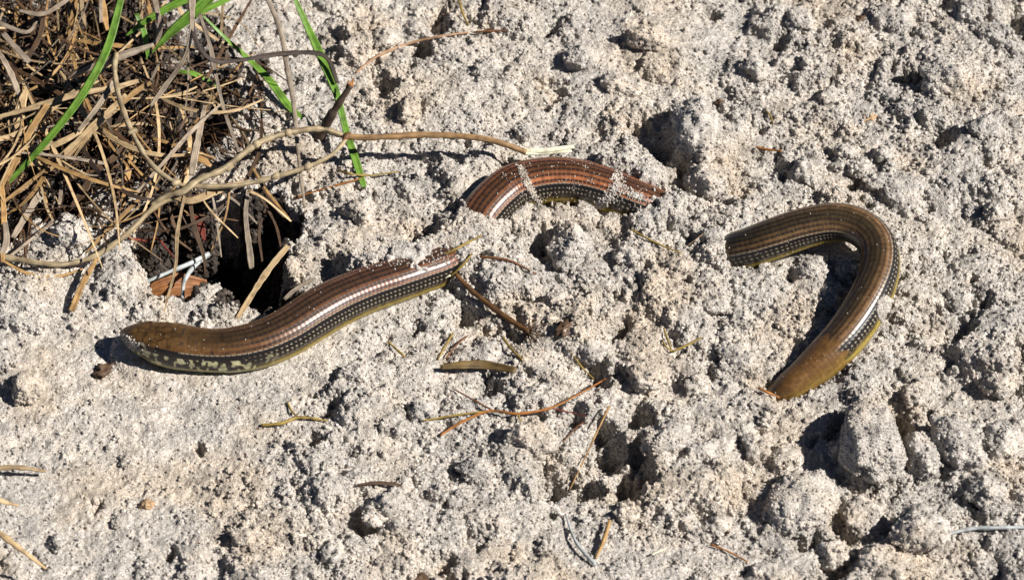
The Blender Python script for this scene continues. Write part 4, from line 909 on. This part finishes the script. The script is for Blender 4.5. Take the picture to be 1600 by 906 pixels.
# crumbs sticking to the steep faces
gyy, gxx = np.gradient(H, STEP); slope = np.hypot(gxx, gyy)
area = np.where((slope > 0.9) & (FOOT0 > 1.02), np.minimum(np.sqrt(1 + slope ** 2), 9), 0) * STEP * STEP
inview = (np.abs(GX) < 232) & (GY > -175) & (GY < 205)
lam = area * 1.5 * inview
def wallpts(m):
    k = rng.poisson(lam * m); jj_, ii_ = np.nonzero(k); rp = k[jj_, ii_]
    jj_, ii_ = np.repeat(jj_, rp), np.repeat(ii_, rp); t1 = rng.random(len(jj_)); t2 = rng.random(len(jj_)) * 0.999
    ia = np.clip(ii_ + 1, 0, NX - 1); ja = np.clip(jj_ + 1, 0, NY - 1)
    z = H[jj_, ii_] + (H[jj_, ia] - H[jj_, ii_]) * t1 + (H[ja, ii_] - H[jj_, ii_]) * t2
    return np.stack([gx[ii_] + t1 * STEP, gy[jj_] + t2 * STEP, z], 1)
wp_ = wallpts((HUM_SHADE < 0.35).astype(float))
ws_ = 0.2 * (1.0 / 0.2) ** (rng.random(len(wp_)) ** 2.6)
wh_ = wallpts((HUM_SHADE >= 0.35).astype(float))
print('wall crumbs', len(wp_), len(wh_))
pts = np.vstack([pts, wp_, np.array(CLP)]); cs = np.concatenate([cs[ok], ws_, 0.16 * (0.75 / 0.16) ** (rng.random(len(CLP)) ** 2.4)])
print('crumbs', len(pts), 'on clods', len(CLP))
crumbs('sand_crumbs', pts, cs, 'fine loose sand crumbs strewn all over the ground')

ms_, ts_, bs_, Ns_, Ls_ = nodes('soil_and_shade')  # root soil kept near black, burrow shade included in the colour
gs_ = Ns_('ShaderNodeNewGeometry'); ns_ = Ns_('ShaderNodeTexNoise', i_Scale=420.0, i_Detail=4.0); Ls_(gs_.outputs['Position'], ns_.inputs['Vector'])
rs_ = ramp(Ns_, [(0.35, (0.014, 0.010, 0.008)), (0.6, (0.05, 0.036, 0.026)), (0.75, (0.13, 0.11, 0.09))]); Ls_(ns_.outputs[0], rs_.inputs[0]); Ls_(rs_.outputs[0], bs_.inputs['Base Color'])
bs_.inputs['Roughness'].default_value = 0.9
crumbs('shade_soil_crumbs', wh_, 0.3 * (1.9 / 0.3) ** (rng.random(len(wh_)) ** 1.6), 'crumbly root soil lining the burrow and under the tuft, darkened with painted shade', ms_)

# grains clinging to the lizard: lines of sand across the back, dusting, a patch on the tail
gp, gs = [], []
SV = LIZV.reshape(-1, 3)
def near(px, py, z):
    p = P(px, py, z); d = B_
    v = SV - p; t = v @ d; e = np.linalg.norm(v - t[:, None] * d, axis=1)
    c_ = np.where(e < 0.45)[0]
    return c_[np.argmax(t[c_])] if len(c_) else None
def dust(px, py, z, s):
    i = near(px, py, z)
    if i is not None:
        gp.append(SV[i] + B_ * s * 0.3); gs.append(s)
rd = random.Random(12)
for line, wd, nn in [([(812, 258), (822, 282), (832, 300), (845, 325)], 3.0, 300), ([(962, 268), (964, 290), (950, 312), (930, 326)], 5.0, 380), ([(972, 292), (990, 305), (1005, 308)], 4.5, 140), ([(195, 528), (208, 540), (214, 548)], 5, 150)]:
    L_ = np.array(line, float)
    for _ in range(nn):
        k = rd.uniform(0, len(L_) - 1.001); i = int(k); q = L_[i] + (L_[i + 1] - L_[i]) * (k - i)
        dust(q[0] + rd.gauss(0, wd), q[1] + rd.gauss(0, wd * .6), 6, rd.uniform(0.2, 0.5))
for _ in range(900):
    a = rd.uniform(0, 6.28); q = rd.random() ** .5
    dust(1388 + 17 * q * math.cos(a) + 10 * q * math.sin(a), 487 + 24 * q * math.sin(a) - 4 * math.cos(a) * q, 9, rd.uniform(0.25, 0.7))
for _ in range(60):
    qx, qy = rd.uniform(780, 1020), rd.uniform(250, 330)
    for _k in range(rd.randint(1, 9)): dust(qx + rd.gauss(0, 5), qy + rd.gauss(0, 3), 6, rd.uniform(0.12, 0.3))
for _ in range(240): dust(rd.uniform(560, 720), rd.gauss(402, 9), 6, rd.uniform(0.15, 0.4))
for _ in range(70): dust(rd.uniform(200, 560), rd.uniform(440, 570), 7, rd.uniform(0.12, 0.24))
for _ in range(90): dust(rd.uniform(1150, 1400), rd.uniform(320, 590), 10, rd.uniform(0.12, 0.25))
crumbs('clinging_sand', gp, gs, 'sand grains sticking to the back and tail of the lizard')
print('ground verts', nx * ny, 'lizard', len(SV))
